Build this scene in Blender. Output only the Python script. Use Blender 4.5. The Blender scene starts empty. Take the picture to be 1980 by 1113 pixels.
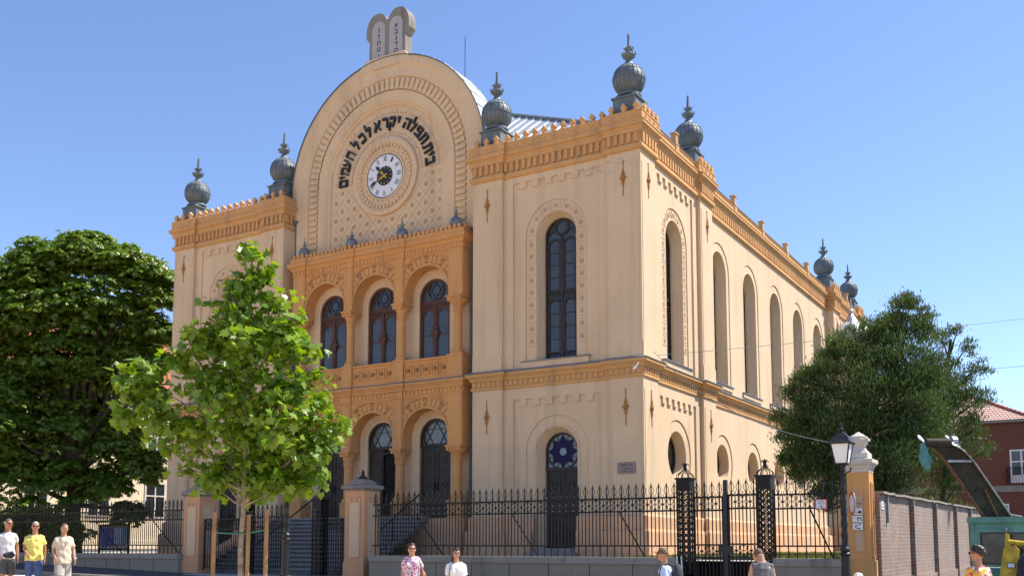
import bpy, bmesh, math, random
import numpy as np
from mathutils import Vector, Matrix
from mathutils.geometry import tessellate_polygon
random.seed(7)
rng = np.random.default_rng(11)
R = math.radians
PI = math.pi
S = bpy.context.scene
COL = S.collection

# ---------------------------------------------------------------- camera
cam = bpy.data.cameras.new("camera")
cam.sensor_width = 36.0
cam.sensor_fit = 'HORIZONTAL'
cam.lens = 1912.5 / 1980 * 36.0
cam.shift_x = 0.0
cam.shift_y = (854.54 - 556.5) / 1980
cam.clip_start = 0.1
cam.clip_end = 3000
camo = bpy.data.objects.new("camera", cam)
COL.objects.link(camo)
YAW, PIT = 0.5431, 0.1019
fw = Vector((-math.sin(YAW) * math.cos(PIT), math.cos(YAW) * math.cos(PIT), math.sin(PIT)))
rt = Vector((math.cos(YAW), math.sin(YAW), 0))
upv = rt.cross(fw)
mw = Matrix((rt, upv, -fw)).transposed().to_4x4()
mw.translation = Vector((12.9128, -29.7444, 1.5003))
camo.matrix_world = mw
S.camera = camo

# ---------------------------------------------------------------- light
SUN_EL, SUN_AZ = 55.0, 43.0          # azimuth measured from +X towards +Y (behind the front)
w = bpy.data.worlds.new("World")
S.world = w
w.use_nodes = True
nt = w.node_tree
bg = nt.nodes["Background"]
sky = nt.nodes.new("ShaderNodeTexSky")
sky.sky_type = 'NISHITA'
sky.sun_disc = False
sky.sun_elevation = R(SUN_EL)
sky.sun_rotation = R(90.0 - SUN_AZ)
sky.altitude = 150
sky.air_density = 1.0
sky.dust_density = 0.1
sky.ozone_density = 5.0
tint = nt.nodes.new("ShaderNodeMix")          # slight colour balance of the clear sky
tint.data_type = 'RGBA'
tint.blend_type = 'MULTIPLY'
tint.inputs[0].default_value = 1.0
tint.inputs[7].default_value = (1.0, 0.94, 0.99, 1)
nt.links.new(sky.outputs[0], tint.inputs[6])
nt.links.new(tint.outputs[2], bg.inputs[0])
bg.inputs[1].default_value = 0.113
sun = bpy.data.lights.new("sun", 'SUN')
sun.energy = 4.35
sun.angle = R(0.5)
sun.color = (1.0, 0.94, 0.85)
suno = bpy.data.objects.new("sun", sun)
COL.objects.link(suno)
sd = Vector((math.cos(R(SUN_EL)) * math.cos(R(SUN_AZ)), math.cos(R(SUN_EL)) * math.sin(R(SUN_AZ)), math.sin(R(SUN_EL))))
suno.rotation_euler = sd.to_track_quat('Z', 'Y').to_euler()
suno.location = (40, 10, 60)
S.view_settings.view_transform = 'Standard'
S.view_settings.look = 'None'
S.view_settings.gamma = 1.0
S.view_settings.exposure = 0.98

# ---------------------------------------------------------------- materials
def _new(name):
    m = bpy.data.materials.new(name)
    m.use_nodes = True
    t = m.node_tree
    return m, t, t.nodes["Principled BSDF"]

def nnode(t, typ, **kw):
    n = t.nodes.new(typ)
    for k, v in kw.items():
        if k.startswith('i_'):
            n.inputs[k[2:].replace('_', ' ')].default_value = v
        else:
            setattr(n, k, v)
    return n

def mixc(t, fac, a, b, mode='MIX'):
    n = t.nodes.new("ShaderNodeMix")
    n.data_type = 'RGBA'
    n.blend_type = mode
    for sock, val in ((n.inputs[0], fac), (n.inputs[6], a), (n.inputs[7], b)):
        if hasattr(val, 'links'):
            t.links.new(val, sock)
        elif isinstance(val, (tuple, list)):
            sock.default_value = (*val[:3], 1)
        else:
            sock.default_value = val
    return n.outputs[2]

def rng_map(t, val, a, b, c, d):
    n = t.nodes.new("ShaderNodeMapRange")
    t.links.new(val, n.inputs[0])
    for i, x in enumerate((a, b, c, d)):
        n.inputs[i + 1].default_value = x
    return n.outputs[0]

def noise(t, vec, scale, detail=4, rough=.55):
    n = t.nodes.new("ShaderNodeTexNoise")
    n.inputs['Scale'].default_value = scale
    n.inputs['Detail'].default_value = detail
    n.inputs['Roughness'].default_value = rough
    if vec is not None:
        t.links.new(vec, n.inputs['Vector'])
    return n.outputs[0]

def scaled(t, vec, s):
    n = t.nodes.new("ShaderNodeMapping")
    n.inputs['Scale'].default_value = s
    t.links.new(vec, n.inputs['Vector'])
    return n.outputs[0]

def geo_pos(t):
    return t.nodes.new("ShaderNodeNewGeometry").outputs['Position']

def bump(t, b, h, strength, dist=.02):
    n = t.nodes.new("ShaderNodeBump")
    n.inputs['Strength'].default_value = strength
    n.inputs['Distance'].default_value = dist
    t.links.new(h, n.inputs['Height'])
    t.links.new(n.outputs[0], b.inputs['Normal'])

def scol(c, k):
    return tuple(min(1, x * k) for x in c)

def plain(name, c, rough=.6, metal=0.0, var=.12, sc=3.0, bmp=.0, bsc=60, spec=.5):
    m, t, b = _new(name)
    p = geo_pos(t)
    n = noise(t, p, sc)
    t.links.new(mixc(t, rng_map(t, n, .3, .7, 0, 1), scol(c, 1 - var), scol(c, 1 + var)), b.inputs['Base Color'])
    b.inputs['Roughness'].default_value = rough
    b.inputs['Metallic'].default_value = metal
    b.inputs['Specular IOR Level'].default_value = spec
    if bmp:
        bump(t, b, noise(t, p, bsc), bmp, .01)
    return m

def stucco(name, c, stain=(.22, .17, .13), sf=.16, patch=0.0):
    m, t, b = _new(name)
    p = geo_pos(t)
    big = noise(t, p, .45, 5)
    fine = noise(t, p, 7, 4)
    col = mixc(t, rng_map(t, big, .3, .7, 0, 1), scol(c, .89), scol(c, 1.05))
    col = mixc(t, rng_map(t, fine, .35, .75, 0, .35), col, scol(c, .90))
    streak = noise(t, scaled(t, p, (2.2, 2.2, .16)), 1.0, 6, .6)
    col = mixc(t, rng_map(t, streak, .52, .78, 0, sf * 1.35), col, stain)
    blot = noise(t, p, 1.1, 6, .65)
    col = mixc(t, rng_map(t, blot, .62, .75, 0, sf * .8), col, scol(c, .72))
    if patch:
        pt = noise(t, scaled(t, p, (.6, .6, 1.6)), 1.4, 7, .7)
        col = mixc(t, rng_map(t, pt, .70, .715, 0, patch), col, (.33, .30, .27))
        # the grey repair marks near the top right corner
        mp = nnode(t, "ShaderNodeMapping")
        mp.inputs['Location'].default_value = (1.25 / 1.5, 0, -14.38 / .36)
        mp.inputs['Scale'].default_value = (1 / 1.5, .2, 1 / .36)
        t.links.new(p, mp.inputs['Vector'])
        ln = nnode(t, "ShaderNodeVectorMath", operation='LENGTH')
        t.links.new(mp.outputs[0], ln.inputs[0])
        near = rng_map(t, ln.outputs['Value'], .35, 1.0, 1, 0)
        rag = noise(t, scaled(t, p, (.9, .9, 3.2)), 2.6, 6, .7)
        ml = nnode(t, "ShaderNodeMath", operation='MULTIPLY')
        t.links.new(near, ml.inputs[0]); t.links.new(rng_map(t, rag, .52, .56, 0, .8), ml.inputs[1])
        col = mixc(t, ml.outputs[0], col, (.40, .36, .31))
    t.links.new(col, b.inputs['Base Color'])
    b.inputs['Roughness'].default_value = .92
    b.inputs['Specular IOR Level'].default_value = .2
    bump(t, b, noise(t, p, 30, 5), .25, .012)
    return m

def brick_mat(name, c1, c2, mortar, bw=.27, bh=.085, dirt=.5):
    m, t, b = _new(name)
    p = geo_pos(t)
    sx = nnode(t, "ShaderNodeSeparateXYZ")
    t.links.new(p, sx.inputs[0])
    ad = nnode(t, "ShaderNodeMath", operation='ADD')
    t.links.new(sx.outputs[0], ad.inputs[0]); t.links.new(sx.outputs[1], ad.inputs[1])
    cb = nnode(t, "ShaderNodeCombineXYZ")
    t.links.new(ad.outputs[0], cb.inputs[0]); t.links.new(sx.outputs[2], cb.inputs[1])
    br = nnode(t, "ShaderNodeTexBrick")
    t.links.new(cb.outputs[0], br.inputs['Vector'])
    br.inputs['Scale'].default_value = 1
    br.inputs['Brick Width'].default_value = bw
    br.inputs['Row Height'].default_value = bh
    br.inputs['Mortar Size'].default_value = .012
    br.inputs['Color1'].default_value = (*c1, 1)
    br.inputs['Color2'].default_value = (*c2, 1)
    br.inputs['Mortar'].default_value = (*mortar, 1)
    n = noise(t, p, 1.2, 6, .65)
    col = mixc(t, rng_map(t, n, .42, .7, 0, dirt), br.outputs[0], scol(mortar, .75))
    pa = noise(t, p, .8, 7, .7)
    col = mixc(t, rng_map(t, pa, .52, .68, 0, dirt * .7), col, scol(mortar, 1.25))
    sp = noise(t, scaled(t, p, (1, 3.4, 11)), 1.0, 2)
    col = mixc(t, rng_map(t, sp, .55, .75, 0, .6), col, scol(c1, .45))
    n2 = noise(t, p, 9, 3)
    col = mixc(t, rng_map(t, n2, .3, .7, 0, .5), col, scol(c1, .7))
    t.links.new(col, b.inputs['Base Color'])
    b.inputs['Roughness'].default_value = .9
    bump(t, b, br.outputs[1], -.5, .012)
    return m

def leaf_mat(name, c1, c2, trans=.35, rough=.45, c3=None):
    m, t, b = _new(name)
    g = t.nodes.new("ShaderNodeNewGeometry")
    rp = g.outputs['Random Per Island']
    col = mixc(t, rp, c1, c2)
    big = noise(t, g.outputs['Position'], .9, 3)
    col = mixc(t, rng_map(t, big, .35, .65, 0, .5), col, scol(c1, .8))
    if c3:
        wn = nnode(t, "ShaderNodeTexWhiteNoise", noise_dimensions='1D')
        t.links.new(rp, wn.inputs['W'])
        col = mixc(t, rng_map(t, wn.outputs[0], .9, .93, 0, 1), col, c3)
    t.links.new(col, b.inputs['Base Color'])
    b.inputs['Roughness'].default_value = rough
    tr = t.nodes.new("ShaderNodeBsdfTranslucent")
    hs = nnode(t, "ShaderNodeHueSaturation")
    hs.inputs['Value'].default_value = 1.6
    hs.inputs['Saturation'].default_value = 1.1
    hs.inputs['Hue'].default_value = .485
    t.links.new(col, hs.inputs['Color'])
    t.links.new(hs.outputs[0], tr.inputs[0])
    mx = t.nodes.new("ShaderNodeMixShader")
    mx.inputs[0].default_value = trans
    t.links.new(b.outputs[0], mx.inputs[1]); t.links.new(tr.outputs[0], mx.inputs[2])
    t.links.new(mx.outputs[0], t.nodes["Material Output"].inputs[0])
    return m

M = {}
M['cream'] = stucco("cream_stucco", (.70, .512, .325), sf=.22)
M['cream_patch'] = stucco("cream_stucco_front", (.70, .512, .325), sf=.24, patch=.5)
M['relief'] = stucco("relief_stucco", (.60, .41, .26))
M['line'] = stucco("incised_line", (.46, .33, .215))
M['orange'] = stucco("ochre_stucco", (.63, .355, .15), sf=.38)
M['arcade'] = stucco("arcade_stucco", (.66, .335, .125), sf=.34)
M['dkpat'] = stucco("dark_ornament", (.38, .19, .07))
M['terra'] = stucco("terracotta_ornament", (.42, .20, .06))
M['peach'] = stucco("peach_plinth", (.70, .41, .235), sf=.3)
M['pillar'] = stucco("peach_pillar", (.68, .36, .19), sf=.35)
M['zinc'] = plain("zinc_sheet", (.125, .15, .16), .58, .1, .25, 2.5)
M['zinc2'] = plain("weathered_zinc", (.20, .22, .235), .5, .35, .3, 3)
M['tin'] = plain("tin_roof", (.42, .45, .47), .45, .35, .12, .8)
M['lead'] = plain("lead_flashing", (.17, .18, .2), .5, .2, .2, 2)
M['iron'] = plain("black_iron", (.009, .009, .010), .5, .0, .3, 5, spec=.3)
M['iron2'] = plain("dark_iron", (.016, .018, .02), .45, .3, .3, 5)
M['stone'] = stucco("pale_stone", (.27, .245, .21), stain=(.10, .09, .08), sf=.5)
M['wallstone'] = stucco("grey_stone", (.31, .265, .21), stain=(.10, .09, .08), sf=.4)
M['capstone'] = stucco("cap_stone", (.33, .295, .25), stain=(.09, .08, .07), sf=.6)
M['urnstone'] = stucco("urn_stone", (.58, .53, .45), stain=(.2, .18, .15), sf=.4)
M['tablet'] = plain("tablet_panel", (.40, .38, .37), .7, 0, .06)
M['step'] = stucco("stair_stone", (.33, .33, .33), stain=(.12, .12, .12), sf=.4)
M['black'] = plain("black_paint", (.012, .013, .014), .45)
M['letter'] = plain("black_letter", (.016, .018, .02), .5)
M['white'] = plain("white_paint", (.74, .74, .76), .5, 0, .03)
M['gold'] = plain("gilding", (.75, .42, .03), .4, .5)
M['darkwood'] = plain("dark_door_wood", (.020, .014, .010), .55, 0, .3, 4)
M['brownwood'] = plain("brown_frame_wood", (.075, .024, .010), .55, 0, .3, 4)
M['leadframe'] = plain("dark_lead_frame", (.020, .013, .010), .5, 0, .4, 4)
M['glass'] = plain("window_glass", (.055, .062, .068), .08, 0, .25, 1.2)
M['glass2'] = plain("dark_glass", (.02, .025, .03), .08, 0, .3, 1.2)
M['greyglass'] = plain("grey_glass", (.16, .18, .19), .12, 0, .2, 2)
M['blueglass'] = plain("blue_glass", (.014, .012, .065), .5, 0, .2, 3, spec=.15)
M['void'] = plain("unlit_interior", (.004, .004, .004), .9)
M['frosted'] = plain("frosted_glass", (.80, .81, .82), .35, 0, .05, 3)
M['granite'] = plain("brown_plaque", (.26, .17, .155), .35, 0, .1, 12)
M['brick'] = brick_mat("old_brick", (.27, .145, .10), (.27, .205, .155), (.36, .32, .265), .30, .095, .6)
M['redbrick'] = brick_mat("red_brick", (.17, .060, .040), (.13, .047, .033), (.16, .09, .07), .26, .08, .15)
M['tile'] = None
M['riser'] = stucco("shade_toned_riser_stone", (.15, .15, .15), stain=(.05, .05, .05), sf=.5)  # stone darkened to paint in the shade beneath the stair nosings
M['bark'] = plain("bark", (.075, .055, .04), .9, 0, .4, 8, .6, 30)
M['saplingbark'] = plain("plane_bark", (.27, .22, .15), .85, 0, .5, 6, .4, 25)
M['stake'] = plain("stake_wood", (.31, .18, .075), .75, 0, .25, 5, .3, 40)
M['asphalt'] = plain("asphalt", (.052, .054, .06), .9, 0, .25, 3, .4, 90)
M['plaza'] = plain("plaza_bounce_paving", (.58, .42, .25), .9, 0, .12, .6)
M['pave'] = plain("pavement_concrete", (.24, .23, .21), .9, 0, .15, 1.5, .3, 60)
M['yard'] = plain("courtyard_paving", (.30, .28, .25), .9, 0, .2, 1.2)
M['grass'] = plain("lawn_soil", (.10, .10, .035), .95, 0, .4, 1.5)
M['yellowwall'] = stucco("pale_yellow_stucco", (.76, .62, .42))
M['chestnut'] = leaf_mat("chestnut_leaf", (.085, .165, .016), (.24, .33, .042), .33, .38)
M['plane'] = leaf_mat("plane_leaf", (.10, .21, .014), (.29, .41, .05), .38, .38)
M['thuja'] = leaf_mat("cypress_spray", (.046, .092, .018), (.12, .165, .04), .22, .6)
M['grassblade'] = leaf_mat("grass_blade", (.10, .13, .03), (.20, .19, .06), .3, .6)

# ---------------------------------------------------------------- mesh helpers
class Fr:
    """local frame: u along the wall, v up, w outwards"""
    def __init__(s, o, u, n):
        s.o, s.u, s.n = Vector(o), Vector(u), Vector(n)
    def p(s, u, v, w=0.0):
        return (s.o.x + s.u.x * u + s.n.x * w, s.o.y + s.u.y * u + s.n.y * w, s.o.z + v)

class MB:
    def __init__(s):
        s.v, s.f = [], []
    def add(s, vs, fs):
        b = len(s.v)
        s.v += [tuple(x) for x in vs]
        s.f += [tuple(i + b for i in f) for f in fs]
        return s
    def hexa(s, c):
        return s.add(c, [(0, 3, 2, 1), (4, 5, 6, 7), (0, 1, 5, 4), (1, 2, 6, 5), (2, 3, 7, 6), (3, 0, 4, 7)])
    def box(s, x0, x1, y0, y1, z0, z1):
        return s.hexa([(x0, y0, z0), (x1, y0, z0), (x1, y1, z0), (x0, y1, z0), (x0, y0, z1), (x1, y0, z1), (x1, y1, z1), (x0, y1, z1)])
    def obox(s, fr, u0, u1, v0, v1, w0, w1):
        P = fr.p
        return s.hexa([P(u0, v0, w1), P(u1, v0, w1), P(u1, v0, w0), P(u0, v0, w0), P(u0, v1, w1), P(u1, v1, w1), P(u1, v1, w0), P(u0, v1, w0)])
    def bar(s, a, b, wd, th=None, up=(0, 0, 1)):
        a, b = Vector(a), Vector(b)
        d = (b - a).normalized()
        u = Vector(up)
        if abs(d.dot(u)) > .98:
            u = Vector((1, 0, 0))
        x = d.cross(u).normalized() * wd / 2
        y = x.cross(d).normalized() * (th or wd) / 2
        return s.hexa([a - x - y, a + x - y, a + x + y, a - x + y, b - x - y, b + x - y, b + x + y, b - x + y])
    def sheet(s, fr, poly, w=0.0, holes=()):
        pl = [[Vector((a, b, 0)) for a, b in poly]] + [[Vector((a, b, 0)) for a, b in h] for h in holes]
        if not holes and len(poly) == 4:
            return s.add([fr.p(a, b, w) for a, b in poly], [(0, 1, 2, 3)])
        tr = tessellate_polygon(pl)
        flat = [q for l in pl for q in l]
        fs = []
        for a, b, c in tr:
            A, B, Cc = flat[a], flat[b], flat[c]
            cr = (B - A).cross(Cc - A).z
            if abs(cr) < 1e-9:
                continue
            fs.append((a, b, c) if cr > 0 else (a, c, b))
        return s.add([fr.p(q.x, q.y, w) for q in flat], fs)
    def strip(s, fr, poly, w0, w1, closed=True, skip=()):
        n = len(poly)
        vs = [fr.p(a, b, w0) for a, b in poly] + [fr.p(a, b, w1) for a, b in poly]
        fs = [(i, (i + 1) % n, n + (i + 1) % n, n + i) for i in range(n if closed else n - 1) if i not in skip]
        return s.add(vs, fs)
    def plate(s, fr, poly, w0, w1, holes=(), back=False):
        s.sheet(fr, poly, w1, holes)
        s.strip(fr, poly, w0, w1)
        for h in holes:
            s.strip(fr, h, w1, w0)
        if back:
            s.sheet(fr, poly, w0, holes)
        return s
    def band(s, fr, A, B, wa, wb=None, closed=True):
        wb = wa if wb is None else wb
        n = len(A)
        vs = [fr.p(a, b, wa) for a, b in A] + [fr.p(a, b, wb) for a, b in B]
        return s.add(vs, [(i, (i + 1) % n, n + (i + 1) % n, n + i) for i in range(n if closed else n - 1)])
    def ring(s, fr, A, B, w0, w1, closed=True):
        """raised ring between outline A (outer) and B (inner)"""
        s.band(fr, A, B, w1, w1, closed)
        s.band(fr, A, A, w0, w1, closed)
        s.band(fr, B, B, w1, w0, closed)
        return s
    def lathe(s, c, prof, seg=16, ax=None, ph=0.0, cap=True):
        """prof: list of (radius, height)"""
        c = Vector(c)
        if ax is None:
            X, Y, Z = Vector((1, 0, 0)), Vector((0, 1, 0)), Vector((0, 0, 1))
        else:
            Z = Vector(ax).normalized()
            X = Z.orthogonal().normalized()
            if abs(Z.z) < .5:
                X = Vector((0, 0, 1)).cross(Z).normalized()
            Y = Z.cross(X)
        vs, fs = [], []
        for r, h in prof:
            for k in range(seg):
                a = 2 * PI * k / seg + ph
                vs.append(c + X * (r * math.cos(a)) + Y * (r * math.sin(a)) + Z * h)
        for i in range(len(prof) - 1):
            for k in range(seg):
                k2 = (k + 1) % seg
                fs.append((i * seg + k, i * seg + k2, (i + 1) * seg + k2, (i + 1) * seg + k))
        if cap:
            fs.append(tuple(range(seg))[::-1])
            fs.append(tuple((len(prof) - 1) * seg + k for k in range(seg)))
        return s.add(vs, fs)
    def tube(s, pts, r, seg=6, rs=None, closed=False):
        pts = [Vector(p) for p in pts]
        n = len(pts)
        vs, fs = [], []
        prev = None
        for i, p in enumerate(pts):
            if closed:
                d = pts[(i + 1) % n] - pts[i - 1]
            else:
                d = pts[min(i + 1, n - 1)] - pts[max(i - 1, 0)]
            d.normalize()
            if prev is None:
                x = d.orthogonal().normalized()
            else:
                x = (prev - d * prev.dot(d))
                x = x.normalized() if x.length > 1e-6 else d.orthogonal().normalized()
            prev = x
            y = d.cross(x)
            rr = rs[i] if rs else r
            for k in range(seg):
                a = 2 * PI * k / seg
                vs.append(p + x * (rr * math.cos(a)) + y * (rr * math.sin(a)))
        m = n if closed else n - 1
        for i in range(m):
            j = (i + 1) % n
            for k in range(seg):
                k2 = (k + 1) % seg
                fs.append((i * seg + k, i * seg + k2, j * seg + k2, j * seg + k))
        if not closed:
            fs.append(tuple(range(seg))[::-1])
            fs.append(tuple((n - 1) * seg + k for k in range(seg)))
        return s.add(vs, fs)
    def sweep(s, path, prof, closed=False, caps=True):
        """path in plan (x,y), outward to the right of travel; prof (out,z)"""
        n = len(path)
        P = [Vector((a, b)) for a, b in path]
        off = []
        for i in range(n):
            d1 = (P[i] - P[i - 1]).normalized() if (i > 0 or closed) else None
            d2 = (P[(i + 1) % n] - P[i]).normalized() if (i < n - 1 or closed) else None
            n1 = Vector((d1.y, -d1.x)) if d1 else None
            n2 = Vector((d2.y, -d2.x)) if d2 else None
            if n1 is None: off.append(n2)
            elif n2 is None: off.append(n1)
            else: off.append((n1 + n2) / max(.2, 1 + n1.dot(n2)))
        k = len(prof)
        vs = [(P[i].x + off[i].x * o, P[i].y + off[i].y * o, z) for i in range(n) for o, z in prof]
        fs = []
        for i in range(n if closed else n - 1):
            j = (i + 1) % n
            for q in range(k - 1):
                fs.append((i * k + q, j * k + q, j * k + q + 1, i * k + q + 1))
        if caps and not closed:
            fs.append(tuple(range(k)))
            fs.append(tuple((n - 1) * k + q for q in range(k))[::-1])
        return s.add(vs, fs)
    def ball(s, c, rx, ry=None, rz=None, seg=12, rings=8, rot=None):
        ry = rx if ry is None else ry
        rz = rx if rz is None else rz
        vs, fs = [], []
        c = Vector(c)
        for i in range(rings + 1):
            th = PI * i / rings
            for k in range(seg):
                a = 2 * PI * k / seg
                q = Vector((rx * math.sin(th) * math.cos(a), ry * math.sin(th) * math.sin(a), -rz * math.cos(th)))
                if rot: q = rot @ q
                vs.append(c + q)
        for i in range(rings):
            for k in range(seg):
                k2 = (k + 1) % seg
                fs.append((i * seg + k, i * seg + k2, (i + 1) * seg + k2, (i + 1) * seg + k))
        return s.add(vs, fs)
    def build(s, name, mat, parent=None, smooth=False, local=False, loc=None):
        me = bpy.data.meshes.new(name)
        me.from_pydata(s.v, [], s.f)
        me.update()
        if smooth:
            me.polygons.foreach_set("use_smooth", [True] * len(me.polygons))
            me.set_sharp_from_angle(angle=R(smooth if smooth is not True else 40))
        return link(name, me, mat, parent, local, loc)

def link(name, me, mat, parent=None, local=False, loc=None):
    o = bpy.data.objects.new(name, me)
    if mat is not None:
        me.materials.clear()
        me.materials.append(M[mat] if isinstance(mat, str) else mat)
    COL.objects.link(o)
    if parent is not None:
        o.parent = parent
        if parent.type == 'EMPTY' and not local:
            o.location = -parent.location
    if loc is not None:
        o.location = loc
    return o

def tag(o, label, cat, group=None, kind=None):
    o['label'] = label
    o['category'] = cat
    if group: o['group'] = group
    if kind: o['kind'] = kind
    return o

def thing(name, label, cat, loc=(0, 0, 0), rz=0.0, group=None):
    o = bpy.data.objects.new(name, None)
    o.empty_display_size = .3
    COL.objects.link(o)
    o.location = loc
    o.rotation_euler = (0, 0, rz)
    return tag(o, label, cat, group)

def structure(o):
    o['kind'] = 'structure'
    return o

def copy_tree(o, parent=None):
    kids = [c for c in bpy.data.objects if c.parent == o]
    c = o.copy()
    COL.objects.link(c)
    if parent is not None:
        c.parent = parent
    for k in kids:
        copy_tree(k, c)
    return c

def arch(cx, half, z0, zc, n=20):
    return [(cx - half, z0), (cx + half, z0)] + [(cx + half * math.cos(PI * k / n), zc + half * math.sin(PI * k / n)) for k in range(n + 1)]

def circ(cx, cz, r, n=28, ph=0.0):
    return [(cx + r * math.cos(2 * PI * k / n + ph), cz + r * math.sin(2 * PI * k / n + ph)) for k in range(n)]

def rect(u0, u1, v0, v1):
    return [(u0, v0), (u1, v0), (u1, v1), (u0, v1)]

def crenel(u0, u1, z0, zl, zh, n):
    """panel whose top edge steps between zl and zh; starts and ends high"""
    m = 2 * n + 1
    st = (u1 - u0) / m
    pts = [(u0, z0), (u1, z0)]
    for i in range(m):
        z = zh if i % 2 == 0 else zl
        pts += [(u1 - i * st, z), (u1 - (i + 1) * st, z)]
    return pts

def glyph(ch, size, extrude, bold=0.0):
    """one letter as (verts, faces), centred, in the x/y plane"""
    cu = bpy.data.curves.new("glyph", 'FONT')
    cu.body = ch
    cu.size = size
    cu.extrude = extrude
    cu.offset = bold
    cu.resolution_u = 3
    o = bpy.data.objects.new("glyph", cu)
    COL.objects.link(o)
    dg = bpy.context.evaluated_depsgraph_get()
    me = o.evaluated_get(dg).to_mesh()
    vs = [v.co.copy() for v in me.vertices]
    fs = [tuple(p.vertices) for p in me.polygons]
    o.evaluated_get(dg).to_mesh_clear()
    bpy.data.objects.remove(o)
    bpy.data.curves.remove(cu)
    if vs:
        x0 = min(v.x for v in vs); x1 = max(v.x for v in vs)
        y0 = min(v.y for v in vs); y1 = max(v.y for v in vs)
        vs = [Vector((v.x - (x0 + x1) / 2, v.y - (y0 + y1) / 2, v.z)) for v in vs]
        return vs, fs, x1 - x0, y1 - y0
    return vs, fs, 0, 0

def put_glyph(mb, fr, ch, cu_, cv, h, ang=0.0, w=0.0, ext=.02, bold=0.0, wid=None, sq=None):
    """draw a letter of height h centred at (cu_, cv) of frame, rotated by ang"""
    vs, fs, gw, gh = glyph(ch, 1.0, 0.5, bold)
    if not vs:
        return
    k = h / gh if sq is None else sq
    kx = k if wid is None else wid / gw
    ca, sa = math.cos(ang), math.sin(ang)
    out = []
    for v in vs:
        x, y = v.x * kx, v.y * k
        out.append(fr.p(cu_ + x * ca - y * sa, cv + x * sa + y * ca, w + (v.z + .5) * ext))
    mb.add(out, fs)

HEB = {
 'alef': [[(0, 1), (.22, 1), (1, 0), (.78, 0)], [(.56, .50), (.72, .42), (1, .80), (1, 1), (.80, 1), (.80, .85)], [(.28, .62), (.42, .46), (.22, .2), (.22, 0), (0, 0), (0, .22)]],
 'bet': [[(.02, .8), (.86, .8), (.86, 1), (.02, 1)], [(.66, .18), (.86, .18), (.86, .82), (.66, .82)], [(0, 0), (1, 0), (1, .2), (0, .2)]],
 'gimel': [[(.28, .8), (.78, .8), (.78, 1), (.28, 1)], [(.58, .2), (.78, .2), (.78, .82), (.58, .82)], [(.15, 0), (.40, 0), (.70, .34), (.58, .44)], [(.62, .3), (.78, .3), (.92, 0), (.72, 0)]],
 'dalet': [[(0, .8), (1, .8), (1, 1), (0, 1)], [(.66, 0), (.86, 0), (.86, .82), (.66, .82)]],
 'he': [[(0, .8), (1, .8), (1, 1), (0, 1)], [(.8, 0), (1, 0), (1, .82), (.8, .82)], [(.04, 0), (.24, 0), (.24, .58), (.04, .58)]],
 'vav': [[(.1, .8), (.9, .8), (.9, 1), (.1, 1)], [(.5, 0), (.9, 0), (.9, .82), (.5, .82)]],
 'zayin': [[(0, .8), (1, .8), (1, 1), (0, 1)], [(.35, 0), (.65, 0), (.65, .82), (.35, .82)]],
 'het': [[(0, .8), (1, .8), (1, 1), (0, 1)], [(.8, 0), (1, 0), (1, .82), (.8, .82)], [(.04, 0), (.24, 0), (.24, .82), (.04, .82)]],
 'tet': [[(0, 0), (.2, 0), (.2, 1), (0, 1)], [(.18, 0), (1, 0), (1, .18), (.18, .18)], [(.8, .16), (1, .16), (1, .9), (.8, .9)], [(.45, .82), (.9, .82), (.9, 1), (.45, 1)]],
 'yod': [[(.1, .55), (.95, .55), (.95, 1), (.1, 1)], [(.55, 0), (.8, .05), (.95, .57), (.55, .57)]],
 'kaf': [[(0, .8), (.9, .8), (1, .7), (1, .9), (.9, 1), (0, 1)], [(.78, .18), (1, .25), (1, .75), (.78, .82)], [(0, 0), (.9, 0), (1, .12), (1, .27), (.8, .2), (0, .2)]],
 'lamed': [[(.0, .60), (.2, .60), (.2, .86), (.26, 1), (.06, 1), (0, .9)], [(0, .50), (.95, .50), (.95, .66), (0, .66)], [(.70, .30), (.95, .52), (.75, .52)], [(.72, .52), (.95, .52), (.52, 0), (.28, 0)]],
 'mem': [[(.0, 0), (.2, 0), (.34, .82), (.18, .82)], [(.0, .80), (.2, .80), (.2, 1), (0, 1)], [(.28, .8), (.85, .8), (1, .65), (1, .9), (.9, 1), (.28, 1)], [(.8, 0), (1, 0), (1, .75), (.8, .78)], [(.45, 0), (.82, 0), (.82, .19), (.45, .19)]],
 'memsofit': [[(0, .8), (1, .8), (1, 1), (0, 1)], [(.8, .18), (1, .18), (1, .82), (.8, .82)], [(.03, .18), (.23, .18), (.23, .82), (.03, .82)], [(.03, 0), (1, 0), (1, .2), (.03, .2)]],
 'ayin': [[(.72, 1), (.98, 1), (.98, .7), (.55, .08), (.35, .16), (.76, .72)], [(.02, 1), (.26, 1), (.26, .8), (.56, .34), (.42, .26), (.04, .78)], [(0, 0), (.5, .06), (.5, .22), (0, .16)]],
 'pe': [[(0, .8), (.9, .8), (1, .7), (1, .9), (.9, 1), (0, 1)], [(.78, .18), (1, .2), (1, .75), (.78, .82)], [(0, 0), (.95, 0), (1, .22), (0, .2)], [(0, .5), (.18, .5), (.18, .82), (0, .82)], [(.16, .44), (.5, .44), (.5, .60), (.16, .60)]],
 'qof': [[(0, .8), (.9, .8), (1, .7), (1, .9), (.9, 1), (0, 1)], [(.80, .75), (1, .78), (.72, .25), (.52, .25)], [(.06, 0), (.26, 0), (.26, .62), (.06, .62)]],
 'resh': [[(0, .8), (.85, .8), (1, .7), (1, .88), (.88, 1), (0, 1)], [(.78, 0), (1, 0), (1, .75), (.78, .82)]],
 'tav': [[(.08, .8), (.9, .8), (1, .7), (1, .9), (.9, 1), (.08, 1)], [(.8, 0), (1, 0), (1, .75), (.8, .82)], [(.18, .14), (.36, .14), (.36, .82), (.18, .82)], [(0, 0), (.34, 0), (.34, .18), (0, .16)]],
}
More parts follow.
